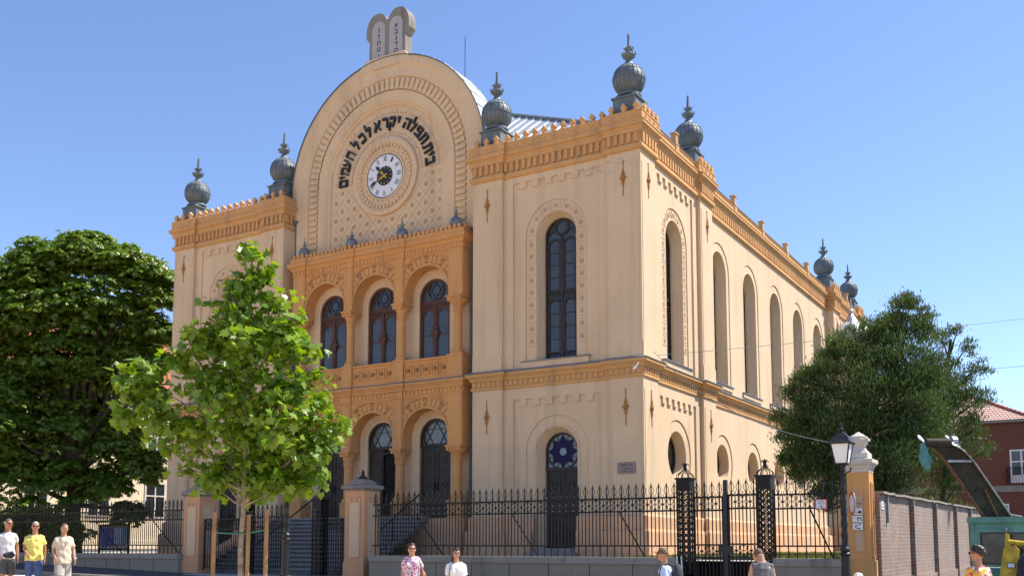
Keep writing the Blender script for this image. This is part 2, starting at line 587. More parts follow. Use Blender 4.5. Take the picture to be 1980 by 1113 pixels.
def heb(mb, fr, name, u, v, h, wid, ang, w, ext):
    """square Hebrew letter cut from flat bars, centred at (u, v)"""
    ca, sa = math.cos(ang), math.sin(ang)
    for i, poly in enumerate(HEB[name]):
        pts = []
        for a, b in poly:
            x, y = (a - .5) * wid, (b - .5) * h
            pts.append((u + x * ca - y * sa, v + x * sa + y * ca))
        ar = sum(p[0] * q[1] - q[0] * p[1] for p, q in zip(pts, pts[1:] + pts[:1]))
        if ar < 0: pts = pts[::-1]
        mb.plate(fr, pts, w, w + ext + .003 * i)

FRONT = Fr((0, 0, 0), (1, 0, 0), (0, -1, 0))
SIDE = Fr((0, 0, 0), (0, 1, 0), (1, 0, 0))
def front_at(y): return Fr((0, y, 0), (1, 0, 0), (0, -1, 0))
def side_at(x): return Fr((x, 0, 0), (0, 1, 0), (1, 0, 0))
# ================================================================ ground
def gz(x):
    return -.0853 - .0267 * max(-70, min(60, x))

def ground_sheet(name, xs, ys, dz, mat, kind='structure'):
    vs = [(x, y, gz(x) + dz) for y in ys for x in xs]
    n = len(xs)
    fs = [(j * n + i, j * n + i + 1, (j + 1) * n + i + 1, (j + 1) * n + i) for j in range(len(ys) - 1) for i in range(n - 1)]
    o = MB().add(vs, fs).build(name, mat)
    o['kind'] = kind
    return o

ground_sheet('road', [-900, -70, 60, 900], [-700, 900], 0, 'asphalt')
pz = MB()
xs_ = [-70, -16, 10, 60]
pz.add([(x, y, gz(x) + .006) for y in (-95, -11.5) for x in xs_], [(0, 1, 5, 4), (1, 2, 6, 5), (2, 3, 7, 6)])
structure(pz.build('square_paving', 'plaza'))  # out of view; added in a warm tone to bounce light onto the front
pv = MB()
for xa, xb in ((-70, -16.2), (-16.2, 8.6)):
    y0, y1 = -8.4, -5.02
    vs = []
    for x in (xa, xb):
        g = gz(x)
        vs += [(x, y0, g - .05), (x, y0, g + .12), (x, y1, g + .12)]
    pv.add(vs, [(0, 3, 4, 1), (1, 4, 5, 2)])
structure(pv.build('pavement', 'asphalt'))
kb = MB()
for i in range(70):
    x = -62 + i * 1.0
    kb.hexa([(x, -8.55, gz(x) - .05), (x + .985, -8.55, gz(x + 1) - .05), (x + .985, -8.401, gz(x + 1) - .05), (x, -8.401, gz(x) - .05),
             (x, -8.55, gz(x) + .125), (x + .985, -8.55, gz(x + 1) + .125), (x + .985, -8.401, gz(x + 1) + .125), (x, -8.401, gz(x) + .125)])
structure(kb.build('kerb', 'wallstone'))
zb = MB()
for i in range(7):
    x0, x1 = -21.5 + i * 1.15, -20.9 + i * 1.15
    zb.add([(x0, -14.5, gz(x0) + .006), (x1, -14.5, gz(x1) + .006), (x1 - 1.2, -8.7, gz(x1 - 1.2) + .006), (x0 - 1.2, -8.7, gz(x0 - 1.2) + .006)], [(0, 1, 2, 3)])
structure(zb.build('road_marking', 'white'))
cy = MB()
cy.add([(-8.12, -4.75, 1.05), (8.0, -4.75, 1.05), (8.0, 38, 1.05), (-8.12, 38, 1.05)], [(0, 1, 2, 3)])
cy.add([(-70, -4.75, 1.0), (-15.7, -4.75, 1.0), (-15.7, 60, 1.0), (-70, 60, 1.0)], [(0, 1, 2, 3)])
cy.add([(-15.7, -5.1, .46), (-8.1, -5.1, .46), (-8.1, 0, .46), (-15.7, 0, .46)], [(0, 1, 2, 3)])
structure(cy.build('courtyard', 'yard'))
lw = MB()
lw.add([(.9, -4.7, 1.09), (2.95, -4.7, 1.09), (2.95, -2.9, 1.09), (5.75, -2.9, 1.09), (5.75, -4.7, 1.09), (7.95, -4.7, 1.09), (7.95, 36, 1.12), (.9, 36, 1.12)],
       [(0, 1, 2, 3, 6, 7), (3, 4, 5, 6)])
structure(lw.build('lawn', 'grass'))
# grass blades on the visible lawn
N = 9000
gx = rng.uniform(.95, 7.9, N); gy = rng.uniform(-4.6, 12, N) ** 1
ok = ~((gx > 2.9) & (gx < 5.8) & (gy < -2.85))
gx, gy = gx[ok], gy[ok]
gm = MB()
for x, y in zip(gx, gy):
    a = random.uniform(0, PI); h = random.uniform(.05, .13); c, s_ = math.cos(a) * .022, math.sin(a) * .022
    lx, ly = random.uniform(-.05, .05), random.uniform(-.05, .05)
    gm.add([(x - c, y - s_, 1.08), (x + c, y + s_, 1.08), (x + lx, y + ly, 1.09 + h)], [(0, 1, 2)])
go = gm.build('grass', 'grassblade')
tag(go, 'sunlit short grass on the lawn beside the cream side wall', 'grass', kind='stuff')

# ================================================================ synagogue
SYN = thing('synagogue', 'large cream and ochre building with arched windows, a clock gable and grey onion domes', 'synagogue', (-11.5, 0, .9))
W0, WP = -23.0, 6.72                 # left end of the front, width of an end block
REC = .14                            # field set back behind the corner strips
SIDE_Y = [0.0, 7.0, 27.1, 34.9]      # front block, nave, rear block
NX = -.44                            # nave wall plane

def feature_niche(mb, fr, cx, half, out, z0, zc, w, depth=.36):
    """recessed ring, then splayed opening; returns plane of the window"""
    O = arch(cx, half + out, z0, zc)
    I = arch(cx, half, z0, zc)
    L = arch(cx, half + .035, z0, zc)
    O2 = arch(cx, half + out - .05, z0, zc)
    mb.strip(fr, O, w - .045, w, skip=(0,))
    mb.band(fr, O, O2, w - .045, w - .03)
    mb.band(fr, O2, L, w - .03)
    mb.band(fr, L, I, w - .03, w - .015)
    N = arch(cx, half - .15, z0, zc)
    mb.band(fr, I, N, w - .015, w - depth)
    mb.strip(fr, N, w - depth - .16, w - depth)
    return w - depth - .15, half - .15

def feature_round(mb, fr, cx, cz, r, out, w, depth=.34):
    O, O2, I, N = circ(cx, cz, r + out, 40), circ(cx, cz, r + out - .05, 40), circ(cx, cz, r, 40), circ(cx, cz, r - .06, 40)
    mb.strip(fr, O, w - .045, w)
    mb.band(fr, O, O2, w - .045, w - .03)
    mb.band(fr, O2, I, w - .03)
    mb.band(fr, I, N, w - .03, w - depth)
    mb.strip(fr, N, w - depth - .16, w - depth)
    return w - depth - .15, r - .06

def rosettes(fr, cx, half, out, z0, zc, w):
    """row of rosette tiles on the ring around a window"""
    mb = MB()
    mid = half + out / 2 - .01
    sp = []
    n = int((zc - z0 - .2) / .44)
    for s_ in (-1, 1):
        for i in range(n):
            sp.append((cx + s_ * mid, zc - .28 - i * .44, 0.0 if s_ > 0 else PI))
    for i in range(7):
        a = PI * (i + .5) / 7
        sp.append((cx + mid * math.cos(a), zc + mid * math.sin(a), a))
    for u, v, a in sp:
        ca, sa = math.cos(a), math.sin(a)
        def q(x, y): return (u + x * ca - y * sa, v + x * sa + y * ca)
        for y in (-.17, .17):
            mb.plate(fr, [q(-.15, y - .008), q(.15, y - .008), q(.15, y + .008), q(-.15, y + .008)], w, w + .012)
        for k in range(8):
            b = k * PI / 4
            x, y = .062 * math.cos(b), .062 * math.sin(b)
            mb.plate(fr, [q(x + .032 * math.cos(t), y + .032 * math.sin(t)) for t in (0, PI / 3, 2 * PI / 3, PI, 4 * PI / 3, 5 * PI / 3)], w, w + .016)
        mb.plate(fr, [q(.03 * math.cos(t * PI / 3), .03 * math.sin(t * PI / 3)) for t in range(6)], w, w + .022)
    return mb

def tall_window(fr, cx, half, z0, zc, w, detail=True):
    """dark framed two-light window with a roundel; frame + pane"""
    f = MB()
    A = arch(cx, half, z0, zc)
    B = arch(cx, half - .07, z0 + .06, zc)
    f.ring(fr, A, B, w, w + .07)
    lh = half - .07
    zt = zc - .12                      # springing of the lights
    zm = z0 + (zt - z0) * .535         # cross band
    f.obox(fr, cx - .045, cx + .045, z0 + .06, zt + .1, w, w + .065)
    for z in (zm - .13, zm + .13):
        f.obox(fr, cx - lh, cx + lh, z - .03, z + .03, w + .002, w + .075)
    lc = lh / 2 + .02
    lr = lh / 2 - .10
    for s_ in (-1, 1):
        c = cx + s_ * lc
        for za, zb_ in ((z0 + .36, zm - .16), (zm + .24, zt - .02)):
            o_ = arch(c, lr + .085, za - .06, zb_ - lr)
            i_ = arch(c, lr, za, zb_ - lr)
            f.ring(fr, o_, i_, w, w + .05)
            n = 4
            for k in range(1, n):
                z = za + (zb_ - za) * k / n
                f.obox(fr, c - lr, c + lr, z - .014, z + .014, w, w + .03)
        for zz in (z0 + .18, zm):
            for k in range(5):
                u = c - lr + 2 * lr * k / 4
                f.obox(fr, u - .016, u + .016, zz - .11, zz + .11, w, w + .04)
        f.obox(fr, c - lr - .05, c + lr + .05, z0 + .28, z0 + .32, w, w + .05)
    rr = half * .36
    f.ring(fr, circ(cx, zc + half * .50, rr + .07), circ(cx, zc + half * .50, rr - .02), w, w + .06)
    for s_ in (-1, 1):
        f.bar(fr.p(cx + s_ * (rr + .05), zc + half * .42, w + .03), fr.p(cx + s_ * (half - .03), zc + .03, w + .03), .05, .05)
        f.bar(fr.p(cx + s_ * .05, zc + .02, w + .03), fr.p(cx + s_ * rr * .6, zc + half * .22, w + .03), .07, .05)
    fo = f.build('window', 'leadframe', SYN)
    MB().sheet(fr, arch(cx, half + .03, z0 - .03, zc), w + .01).build('pane', 'glass', fo)
    return fo

def round_window(fr, cx, cz, r, w):
    f = MB()
    f.ring(fr, circ(cx, cz, r + .01, 32), circ(cx, cz, r - .08, 32), w, w + .07)
    f.ring(fr, circ(cx, cz, r * .42, 24), circ(cx, cz, r * .42 - .05, 24), w, w + .05)
    for k in range(8):
        a = k * PI / 4 + .2
        f.bar(fr.p(cx + .42 * r * math.cos(a), cz + .42 * r * math.sin(a), w + .025), fr.p(cx + (r - .07) * math.cos(a), cz + (r - .07) * math.sin(a), w + .025), .04, .04)
    fo = f.build('round_window', 'leadframe', SYN)
    MB().sheet(fr, circ(cx, cz, r + .02, 32), w + .01).build('pane', 'glass', fo)

def ornament(fr, u, z, w):
    """thin rod with a pierced rosette"""
    mb = MB()
    mb.obox(fr, u - .016, u + .016, z - .62, z + .62, w, w + .035)
    for k in range(8):
        a = k * PI / 4
        mb.plate(fr, circ(u + .068 * math.cos(a), z + .095 * math.sin(a), .032, 8), w + .002, w + .06)
    mb.plate(fr, circ(u, z, .05, 10), w + .002, w + .09)
    for dz in (-.19, .19):
        mb.plate(fr, circ(u, z + dz, .042, 8), w + .002, w + .06)
        mb.plate(fr, circ(u - .042, z + dz * .8, .022, 6), w + .003, w + .05)
        mb.plate(fr, circ(u + .042, z + dz * .8, .022, 6), w + .003, w + .05)
    mb.plate(fr, [(u - .02, z - .30), (u + .02, z - .30), (u + .035, z - .21), (u - .035, z - .21)], w + .001, w + .05)
    mb.plate(fr, [(u - .035, z + .21), (u + .035, z + .21), (u + .02, z + .30), (u - .02, z + .30)], w + .001, w + .05)
    mb.obox(fr, u - .135, u + .135, z - .014, z + .014, w + .001, w + .05)
    return mb.build('wall_ornament', 'terra', SYN)

def block_face(mb, fr, u0, u1, lower, door=True, pw=1.25, pw2=None):
    """one storeyed face of an end block; lower: 'door' or 'round'"""
    pw2 = pw if pw2 is None else pw2
    zb, zt = .9, 14.82
    mb.sheet(fr, rect(u0, u0 + pw, zb, zt), 0)
    mb.sheet(fr, rect(u1 - pw2, u1, zb, zt), 0)
    mb.add([fr.p(u0 + pw, zb, 0), fr.p(u0 + pw, zb, -REC), fr.p(u0 + pw, zt, -REC), fr.p(u0 + pw, zt, 0)], [(0, 1, 2, 3)])
    mb.add([fr.p(u1 - pw2, zb, 0), fr.p(u1 - pw2, zb, -REC), fr.p(u1 - pw2, zt, -REC), fr.p(u1 - pw2, zt, 0)], [(3, 2, 1, 0)])
    for a_, e_ in ((u0, u0 + pw), (u1 - pw2, u1)):
        mb.obox(fr, a_ + .004, e_ - .004, 7.62, 8.22, .0, .03)
        mb.obox(fr, a_ + .09, e_ - .09, 8.22, 14.35, .0, .016)
        mb.obox(fr, a_ + .09, e_ - .09, 2.44, 6.62, .0, .016)
    cx = (u0 + pw + u1 - pw2) / 2
    up = crenel(cx - 1.72, cx + 1.72, 7.7, 14.26, 14.50, 6)
    lo = crenel(cx - 1.72, cx + 1.72, .95, 6.33, 6.58, 6)
    mb.sheet(fr, rect(u0 + pw, u1 - pw2, zb, zt), -REC, (up, lo))
    D = .06
    mb.strip(fr, up, -REC, -REC - D)
    mb.strip(fr, lo, -REC, -REC - D)
    w = -REC - D
    h, out, zc, z0 = .80, .43, 12.43, 7.9
    mb.sheet(fr, up, w, (arch(cx, h + out, z0, zc),))
    wp, hh = feature_niche(mb, fr, cx, h, out, z0, zc, w)
    rosettes(fr, cx, h, out, z0, zc, w - .03).build('rosette_band', 'relief', SYN)
    tall_window(fr, cx, hh, z0, zc, wp)
    sl = MB().obox(fr, cx - 1.32, cx + 1.32, 7.62, 7.88, -REC - D - .02, -REC + .05)
    sl.build('window_sill', 'cream', SYN)
    MB().obox(fr, cx - 1.36, cx + 1.36, 7.882, 7.915, -REC - D - .3, -REC + .10).build('sill_flashing', 'lead', SYN)
    if lower == 'door':
        mb.sheet(fr, lo, w, (arch(cx, h + out, 1.05, 4.72),))
        wp, hh = feature_niche(mb, fr, cx, h, out, 1.05, 4.72, w, .34)
        # extra moulding line on the jamb
        mb.ring(fr, arch(cx, h + .10, 2.5, 4.72), arch(cx, h + .04, 2.5, 4.72), w - .03, w + .005, False)
        return cx, wp, hh
    mb.sheet(fr, lo, w, (circ(cx, 4.63, 1.27, 40),))
    wp, rr = feature_round(mb, fr, cx, 4.63, .87, .40, w)
    round_window(fr, cx, 4.63, rr, wp)
    return cx, wp, rr

RB = MB()                             # right front block
dcx, dwp, dhh = block_face(RB, FRONT, -WP, 0.0, 'door')
block_face(RB, SIDE, 0.0, 7.0, 'round', pw=1.25, pw2=1.34)
RB.sheet(Fr((-WP, 0, 0), (0, -1, 0), (-1, 0, 0)), rect(-.7, 0, .9, 16), 0)
RB.sheet(Fr((0, 7.0, 0), (-1, 0, 0), (0, 1, 0)), rect(0, .44, .9, 16), 0)
RB.build('corner_block', 'cream_patch', SYN)
LB = MB()
lcx, lwp, lhh = block_face(LB, FRONT, W0, W0 + WP, 'door')
LB.sheet(Fr((W0, 0, 0), (0, -1, 0), (-1, 0, 0)), rect(-34.9, 0, .9, 16), 0)
LB.sheet(Fr((W0 + WP, 0, 0), (0, 1, 0), (1, 0, 0)), rect(0, .7, .9, 16), 0)
LB.build('corner_block', 'cream', SYN)
BB = MB()
block_face(BB, SIDE, 27.1, 34.9, 'round', pw=1.34, pw2=1.34)
BB.sheet(FRONT if False else Fr((0, 27.1, 0), (1, 0, 0), (0, -1, 0)), rect(NX, 0, .9, 16), 0)
BB.sheet(Fr((0, 34.9, 0), (-1, 0, 0), (0, 1, 0)), rect(0, 23, .9, 16), 0)
BB.build('corner_block', 'cream', SYN)

# nave side wall with five tall niches and five round windows
NV = MB()
fn = side_at(NX)
holes = []
for i in range(5):
    u = 9.0 + 4.02 * i
    holes.append(arch(u, .87 + .36, 8.0, 12.68))
    holes.append(circ(u, 4.75, 1.15, 40))
NV.sheet(fn, rect(7.0, 27.1, .9, 14.82), 0, holes)
for i in range(5):
    u = 9.0 + 4.02 * i
    wp, hh = feature_niche(NV, fn, u, .87, .36, 8.0, 12.68, 0, .38)
    tall_window(fn, u, hh, 8.0, 12.68, wp)
    MB().obox(fn, u - 1.32, u + 1.32, 7.80, 7.97, -.02, .06).build('window_sill', 'cream', SYN)
    MB().obox(fn, u - 1.36, u + 1.36, 7.972, 8.005, -.3, .10).build('sill_flashing', 'lead', SYN)
    wp, rr = feature_round(NV, fn, u, 4.75, .76, .38, 0)
    round_window(fn, u, 4.75, rr, wp)
NV.build('nave_wall', 'cream', SYN)

# thin terracotta rods with rosettes
for u in (-.63, -6.09, W0 + .63, W0 + 6.09):
    for z in (13.82, 6.0):
        ornament(FRONT, u, z, 0.0)
for u in (.62, 6.36, 27.75, 34.25):
    for z in (13.80, 5.98):
        ornament(SIDE, u, z, 0.0)

# ---- cornices -------------------------------------------------------------
def zig(u0, u1, pw, pw2=None):
    pw2 = pw if pw2 is None else pw2
    return [(u0, 0), (u0 + pw, 0), (u0 + pw, REC), (u1 - pw2, REC), (u1 - pw2, 0), (u1, 0)]
P_R = [(-WP, .7)] + zig(-WP, 0, 1.25)
P_RS = [(-y, x) for x, y in zig(0, 7.0, 1.25, 1.34)][1:]
P_BK = [(-y, x) for x, y in zig(27.1, 34.9, 1.34)]
P_RIGHT = P_R + P_RS + [(NX, 7.0), (NX, 27.1)] + P_BK + [(-3, 34.9)]
P_LEFT = [(W0, 20)] + zig(W0, W0 + WP, 1.25) + [(W0 + WP, .7)]

def dentils(mb, path, z0, z1, pitch, wid, d0, d1, point=False):
    for a, b in zip(path[:-1], path[1:]):
        a, b = Vector(a), Vector(b)
        L = (b - a).length
        if L < .5:
            continue
        d = (b - a) / L
        fr = Fr((a.x, a.y, 0), (d.x, d.y, 0), (d.y, -d.x, 0))
        n = max(2, round((L + d0) / pitch))
        st = L / n
        for i in range(n):
            u = st * (i + .5)
            if point:
                mb.plate(fr, [(u - wid / 2, z0), (u + wid / 2, z0), (u + wid / 2, z1 - .03), (u + wid / 2 + .035, z1), (u - wid / 2 - .035, z1), (u - wid / 2, z1 - .03)], d0, d1)
            else:
                mb.obox(fr, u - wid / 2, u + wid / 2, z0, z1, d0, d1)

TOPC = [(-.05, 14.72), (.03, 14.73), (.085, 14.77), (.105, 14.80), (.105, 14.88), (.085, 14.93), (.015, 14.97), (.015, 15.32), (.10, 15.33), (.10, 15.40), (.105, 15.42), (.107, 15.44), (.10, 15.47), (.15, 15.53), (.19, 15.55), (.215, 15.56), (.215, 15.66), (.235, 15.67), (.235, 15.70), (.10, 15.73), (-.3, 15.76)]
MIDC = [(-.05, 6.97), (.03, 6.98), (.05, 7.0), (.05, 7.08), (.015, 7.095), (.015, 7.30), (.07, 7.31), (.07, 7.36), (.10, 7.40), (.17, 7.46), (.21, 7.475), (.21, 7.57), (-.05, 7.58)]
FLASH = [(.21, 7.575), (.24, 7.575), (.24, 7.60), (-.02, 7.70), (-.25, 7.70)]
for path in (P_RIGHT, P_LEFT):
    mb = MB().sweep(path, TOPC)
    dentils(mb, path, 14.985, 15.318, .245, .120, .015, .095, True)
    mb.build('top_cornice', 'orange', SYN)
    mb = MB().sweep(path, MIDC)
    dentils(mb, path, 7.11, 7.295, .215, .12, .015, .05)
    mb.build('middle_cornice', 'orange', SYN)
    MB().sweep(path, FLASH).build('cornice_flashing', 'lead', SYN)

PL = [(.22, .85), (.22, 1.86), (.20, 1.93), (.11, 1.955), (.11, 2.37), (.09, 2.42), (-.02, 2.47)]
def plinth(path):
    MB().sweep(path, PL).build('plinth', 'peach', SYN)
dx = .84
plinth([(-WP, .7), (-WP, 0), (-WP + 1.25, 0), (-WP + 1.25, REC), (dcx - dx, REC)])
plinth([(dcx + dx, REC), (-1.25, REC), (-1.25, 0), (0, 0)] + P_RS + [(NX, 7.0), (NX, 27.1)] + P_BK)
plinth([(W0, 20), (W0, 0), (W0 + 1.25, 0), (W0 + 1.25, REC), (lcx - dx, REC)])
plinth([(lcx + dx, REC), (W0 + WP - 1.25, REC), (W0 + WP - 1.25, 0), (W0 + WP, 0), (W0 + WP, .7)])

# ---- parapets with arrow-headed merlons -----------------------------------
def merlon(mb, fr, u, z, w0, w1, k=1.0):
    pts = [(-.085, 0), (.085, 0), (.06, .10), (.075, .15), (.125, .20), (.0, .36), (-.125, .20), (-.075, .15), (-.06, .10)]
    mb.plate(fr, [(u + a * k, z + b * k) for a, b in pts], w0, w1, back=True)

def parapet_run(mb, a, b, zt, merl=True, out=.13, th=.22, pitch=.40, z0=15.70, k=1.0, loops=True):
    a, b = Vector(a), Vector(b)
    L = (b - a).length
    d = (b - a) / L
    fr = Fr((a.x, a.y, 0), (d.x, d.y, 0), (d.y, -d.x, 0))
    n = max(1, round(L / pitch))
    st = L / n
    if merl:
        for i in range(n):
            u = st * (i + .5)
            merlon(mb, fr, u, zt - .01, out - .15 * k, out - .01, k * .92)
            if loops:
                c = zt - .11 * k
                r = st * .24
                arc = [fr.p(u + r * math.cos(t), c + r * math.sin(t), out + .006) for t in [PI + PI * q / 6 for q in range(7)]]
                mb.tube(arc, .020 * k, 4)
                mb.plate(fr, circ(u + st / 2, zt - .26 * k, .022 * k, 6), out, out + .02)
PAR = [(.13, 15.68), (.13, 16.02), (.15, 16.03), (.15, 16.07), (-.10, 16.075), (-.10, 15.7)]
PARLOW = [(.10, 15.68), (.10, 15.98), (.13, 15.99), (.13, 16.03), (-.10, 16.04), (-.10, 15.7)]
pr = MB()
front_r = [(-WP, .9), (-WP, 0), (-WP + 1.25, 0), (-WP + 1.25, REC), (-1.25, REC), (-1.25, 0), (0, 0), (0, 1.45)]
pr.sweep(front_r, PAR)
for a, b in (((-WP, 0), (-WP + 1.25, 0)), ((-WP + 1.25, REC), (-1.25, REC)), ((-1.25, 0), (.13, 0)), ((0, .05), (0, 1.45))):
    parapet_run(pr, a, b, 16.07)
pr.sweep([(0, 5.45), (0, 7.0), (NX, 7.0)], PAR)
pr.sweep([(-.5, 5.45), (0, 5.45), (0, 5.5)], PAR)
parapet_run(pr, (0, 5.5), (0, 7.05), 16.07)
pr.sweep([(-REC, 1.45), (-REC, 5.45)], PARLOW)
pr.sweep([(NX, 7.0), (NX, 27.1)], PARLOW)
pr.sweep([(NX, 27.1), (0, 27.1), (0, 28.55), (-.5, 28.55)], PAR)
parapet_run(pr, (0, 27.1), (0, 28.5), 16.07)
pr.sweep([(-REC, 28.55), (-REC, 33.45)], PARLOW)
pr.sweep([(-.5, 33.45), (0, 33.45), (0, 34.9), (-6, 34.9)], PAR)
parapet_run(pr, (0, 33.5), (0, 34.95), 16.07)
for y, x in ((3.45, -REC), (31.0, -REC), (11.0, NX), (15.03, NX), (19.05, NX), (23.07, NX)):
    pr.box(x - .12, x + .14, y - .15, y + .15, 15.72, 16.12)
    pr.box(x - .09, x + .11, y - .115, y + .115, 16.12, 16.48)
    pr.box(x - .12, x + .14, y - .145, y + .145, 16.48, 16.54)
pr.build('parapet', 'orange', SYN)
lp = MB()
for p_ in ([(-REC, 1.5), (-REC, 5.4)], [(NX, 7.02), (NX, 27.08)], [(-REC, 28.6), (-REC, 33.4)]):
    lp.sweep(p_, [(.135, 16.032), (.15, 16.045), (.15, 16.06), (-.12, 16.09)])
lp.build('parapet_flashing', 'lead', SYN)
pl_ = MB()
front_l = [(W0, 6), (W0, 0), (W0 + 1.25, 0), (W0 + 1.25, REC), (W0 + WP - 1.25, REC), (W0 + WP - 1.25, 0), (W0 + WP, 0), (W0 + WP, .9)]
pl_.sweep(front_l, PAR)
for a, b in (((W0, 4), (W0, .1)), ((W0 - .13, 0), (W0 + 1.25, 0)), ((W0 + 1.25, REC), (W0 + WP - 1.25, REC)), ((W0 + WP - 1.25, 0), (W0 + WP + .1, 0))):
    parapet_run(pl_, a, b, 16.07)
pl_.build('parapet', 'orange', SYN)

# ---- central wall ----------------------------------------------------------
CX = -11.5
CW = front_at(.7)
CZ = 16.3
BAYS = [CX - 2.55, CX, CX + 2.55]
UW, LWN = [], []
for c in BAYS:
    UW.append(arch(c, .72, 8.50, 10.95))
    LWN.append(arch(c, .98, 2.40, 5.52))
cw = MB()
cw.sheet(CW, rect(W0 + WP, -WP, .4, 13.4), 0, UW + LWN)
for h in UW:
    cw.strip(CW, h, -.14, 0)
for c in BAYS:
    A = arch(c, .98, 2.40, 5.52); B = arch(c, .93, 2.40, 5.52); C_ = arch(c, .86, 2.40, 5.52); D_ = arch(c, .80, 2.40, 5.52); E_ = arch(c, .73, 2.40, 5.52)
    cw.band(CW, A, B, 0, -.04); cw.band(CW, B, C_, -.04, -.04); cw.band(CW, C_, D_, -.04, -.09); cw.band(CW, D_, E_, -.09, -.10); cw.strip(CW, E_, -.26, -.10)
cw.build('central_wall', 'cream', SYN)

def stilt(r, zb=13.3, n=48):
    return arch(CX, r, zb, CZ, n)
ga = MB()
lay = [(4.88, -1.0), (4.88, .10), (4.72, .12), (4.58, .12), (4.50, .06), (4.42, .05), (4.06, .05), (4.02, -.03), (3.50, -.03), (3.46, .05), (3.16, .05), (3.12, .02), (3.06, .02), (3.0, -.05), (2.92, -.05), (2.86, -.14)]
for (ra, wa), (rb, wb) in zip(lay[:-1], lay[1:]):
    A, B = stilt(ra), stilt(rb)
    n = len(A)
    ga.band(CW, A[1:] + A[:1], B[1:] + B[:1], wa, wb, False)
ga.sheet(CW, stilt(2.86), -.14)
# radial blocks of the big arch
def radial_block(mb, fr, c, r0, r1, a, half_w, w0, w1, zc=CZ):
    ca, sa = math.cos(a), math.sin(a)
    pts = []
    for r, t in ((r0, -1), (r1, -1), (r1, 1), (r0, 1)):
        hw = half_w * (1 if r == r0 else 1.08)
        pts.append((c + r * ca - t * hw * sa, zc + r * sa + t * hw * ca))
    mb.plate(fr, pts, w0, w1)
nb = 46
for i in range(nb):
    a = PI * (i + .5) / nb
    radial_block(ga, CW, CX, 3.53, 3.98, a, .075, -.03, .055)
    radial_block(ga, CW, CX, 3.53, 3.66, a, .105, -.03, .035)
st = PI * 3.76 / nb
for i in range(11):
    z = CZ - st * (i + .5)
    for s_ in (-1, 1):
        ga.obox(CW, *sorted((CX + s_ * 3.53, CX + s_ * 3.98)), z - .075, z + .075, -.03, .055)
# attic block on the crown that carries the tablets
ga.plate(CW, [(CX - 1.42, 20.80), (CX + 1.45, 20.80), (CX + 1.0, 21.28), (CX - .9, 21.28)], -1.0, .13, back=True)
ga.sheet(Fr((0, 1.8, 0), (-1, 0, 0), (0, 1, 0)), [(-a, b) for a, b in stilt(4.88)][::-1], 0)
ga.build('clock_gable', 'cream', SYN)

gro = MB()
gl = MB()                              # incised lattice and rosettes on the field
def infield(x, z):
    r = math.hypot(x, z - CZ)
    return abs(x) < 2.80 and z > 13.45 and r > 1.66 and (z < CZ - .12 or r > 2.78) and (z < CZ or r < 2.83)
for i in range(-14, 15):
    for s_ in (-1, 1):
        seg = []
        for k in range(-60, 61):
            x = k * .055
            z = 15.99 + i * .76 + s_ * x * (.38 / .33)
            seg.append((x, z, infield(x, z) and z < CZ - .1))
        k = 0
        while k < len(seg):
            if seg[k][2]:
                j = k
                while j + 1 < len(seg) and seg[j + 1][2]:
                    j += 1
                if j - k > 1:
                    gl.bar(CW.p(CX + seg[k][0], seg[k][1], -.137), CW.p(CX + seg[j][0], seg[j][1], -.137), .011, .010)
                k = j
            k += 1
for i in range(-10, 11):
    for j in range(-10, 4):
        for ox, oz in ((0, .38), (.33, 0)):
            x, z = i * .66 + ox, 15.99 + j * .76 + oz
            if infield(x, z) and z < CZ - .25 and abs(x) < 2.7 and math.hypot(x, z - CZ) > 1.78:
                for k in range(8):
                    a = k * PI / 4
                    gro.plate(CW, circ(CX + x + .075 * math.cos(a), z + .075 * math.sin(a), .024, 6), -.14, -.118)
                gro.ring(CW, circ(CX + x, z, .045, 10), circ(CX + x, z, .02, 10), -.14, -.115)
# bands that frame the lettering
for r in (1.80, 2.62):
    pts = [CW.p(CX + r * math.cos(a), CZ + r * math.sin(a), -.136) for a in [PI * k / 40 for k in range(41)]]
    gl.tube(pts, .013, 4)
for s_ in (-1, 1):
    gl.bar(CW.p(CX + s_ * 1.80, CZ, -.136), CW.p(CX + s_ * 2.62, CZ, -.136), .02, .02)
for i in range(22):
    a = PI * (i + .5) / 22
    for r0, r1 in ((1.66, 1.80), (2.62, 2.80)):
        b = a + (.05 if i % 2 else -.05)
        gl.bar(CW.p(CX + r0 * math.cos(a), CZ + r0 * math.sin(a), -.137), CW.p(CX + r1 * math.cos(b), CZ + r1 * math.sin(b), -.137), .016, .012)
gl.build('lattice_relief', 'line', SYN)
gro.build('rosette_relief', 'relief', SYN)

# Hebrew inscription around the clock
ltr = MB()
INS = [("bet", 4.5), ("yod", 11.6), ("tav", 19.2), ("tav", 31.6), ("pe", 42.0), ("lamed", 51.8), ("he", 61.5),
       ("yod", 73.8), ("qof", 81.8), ("resh", 91.4), ("alef", 102.0), ("lamed", 114.0), ("kaf", 124.0), ("lamed", 134.2),
       ("he", 146.6), ("ayin", 155.8), ("mem", 164.4), ("yod", 171.4), ("memsofit", 178.0)]
for ch, deg in INS:
    a = R(deg)
    tall = {"yod": .29, "lamed": .66, "qof": .60}.get(ch, .46)
    rad = {"yod": 2.31, "lamed": 2.31, "qof": 2.15}.get(ch, 2.22)
    wid = {"yod": .15, "he": .35, "qof": .34, "alef": .38, "tav": .37, "memsofit": .35, "ayin": .32, "mem": .36, "kaf": .32, "bet": .34, "pe": .33, "lamed": .30, "resh": .31}[ch]
    heb(ltr, CW, ch, CX + rad * math.cos(a), CZ + rad * math.sin(a), tall * .96, wid * .88, a - PI / 2, -.14, .10)
ltr.build('inscription', 'letter', SYN)

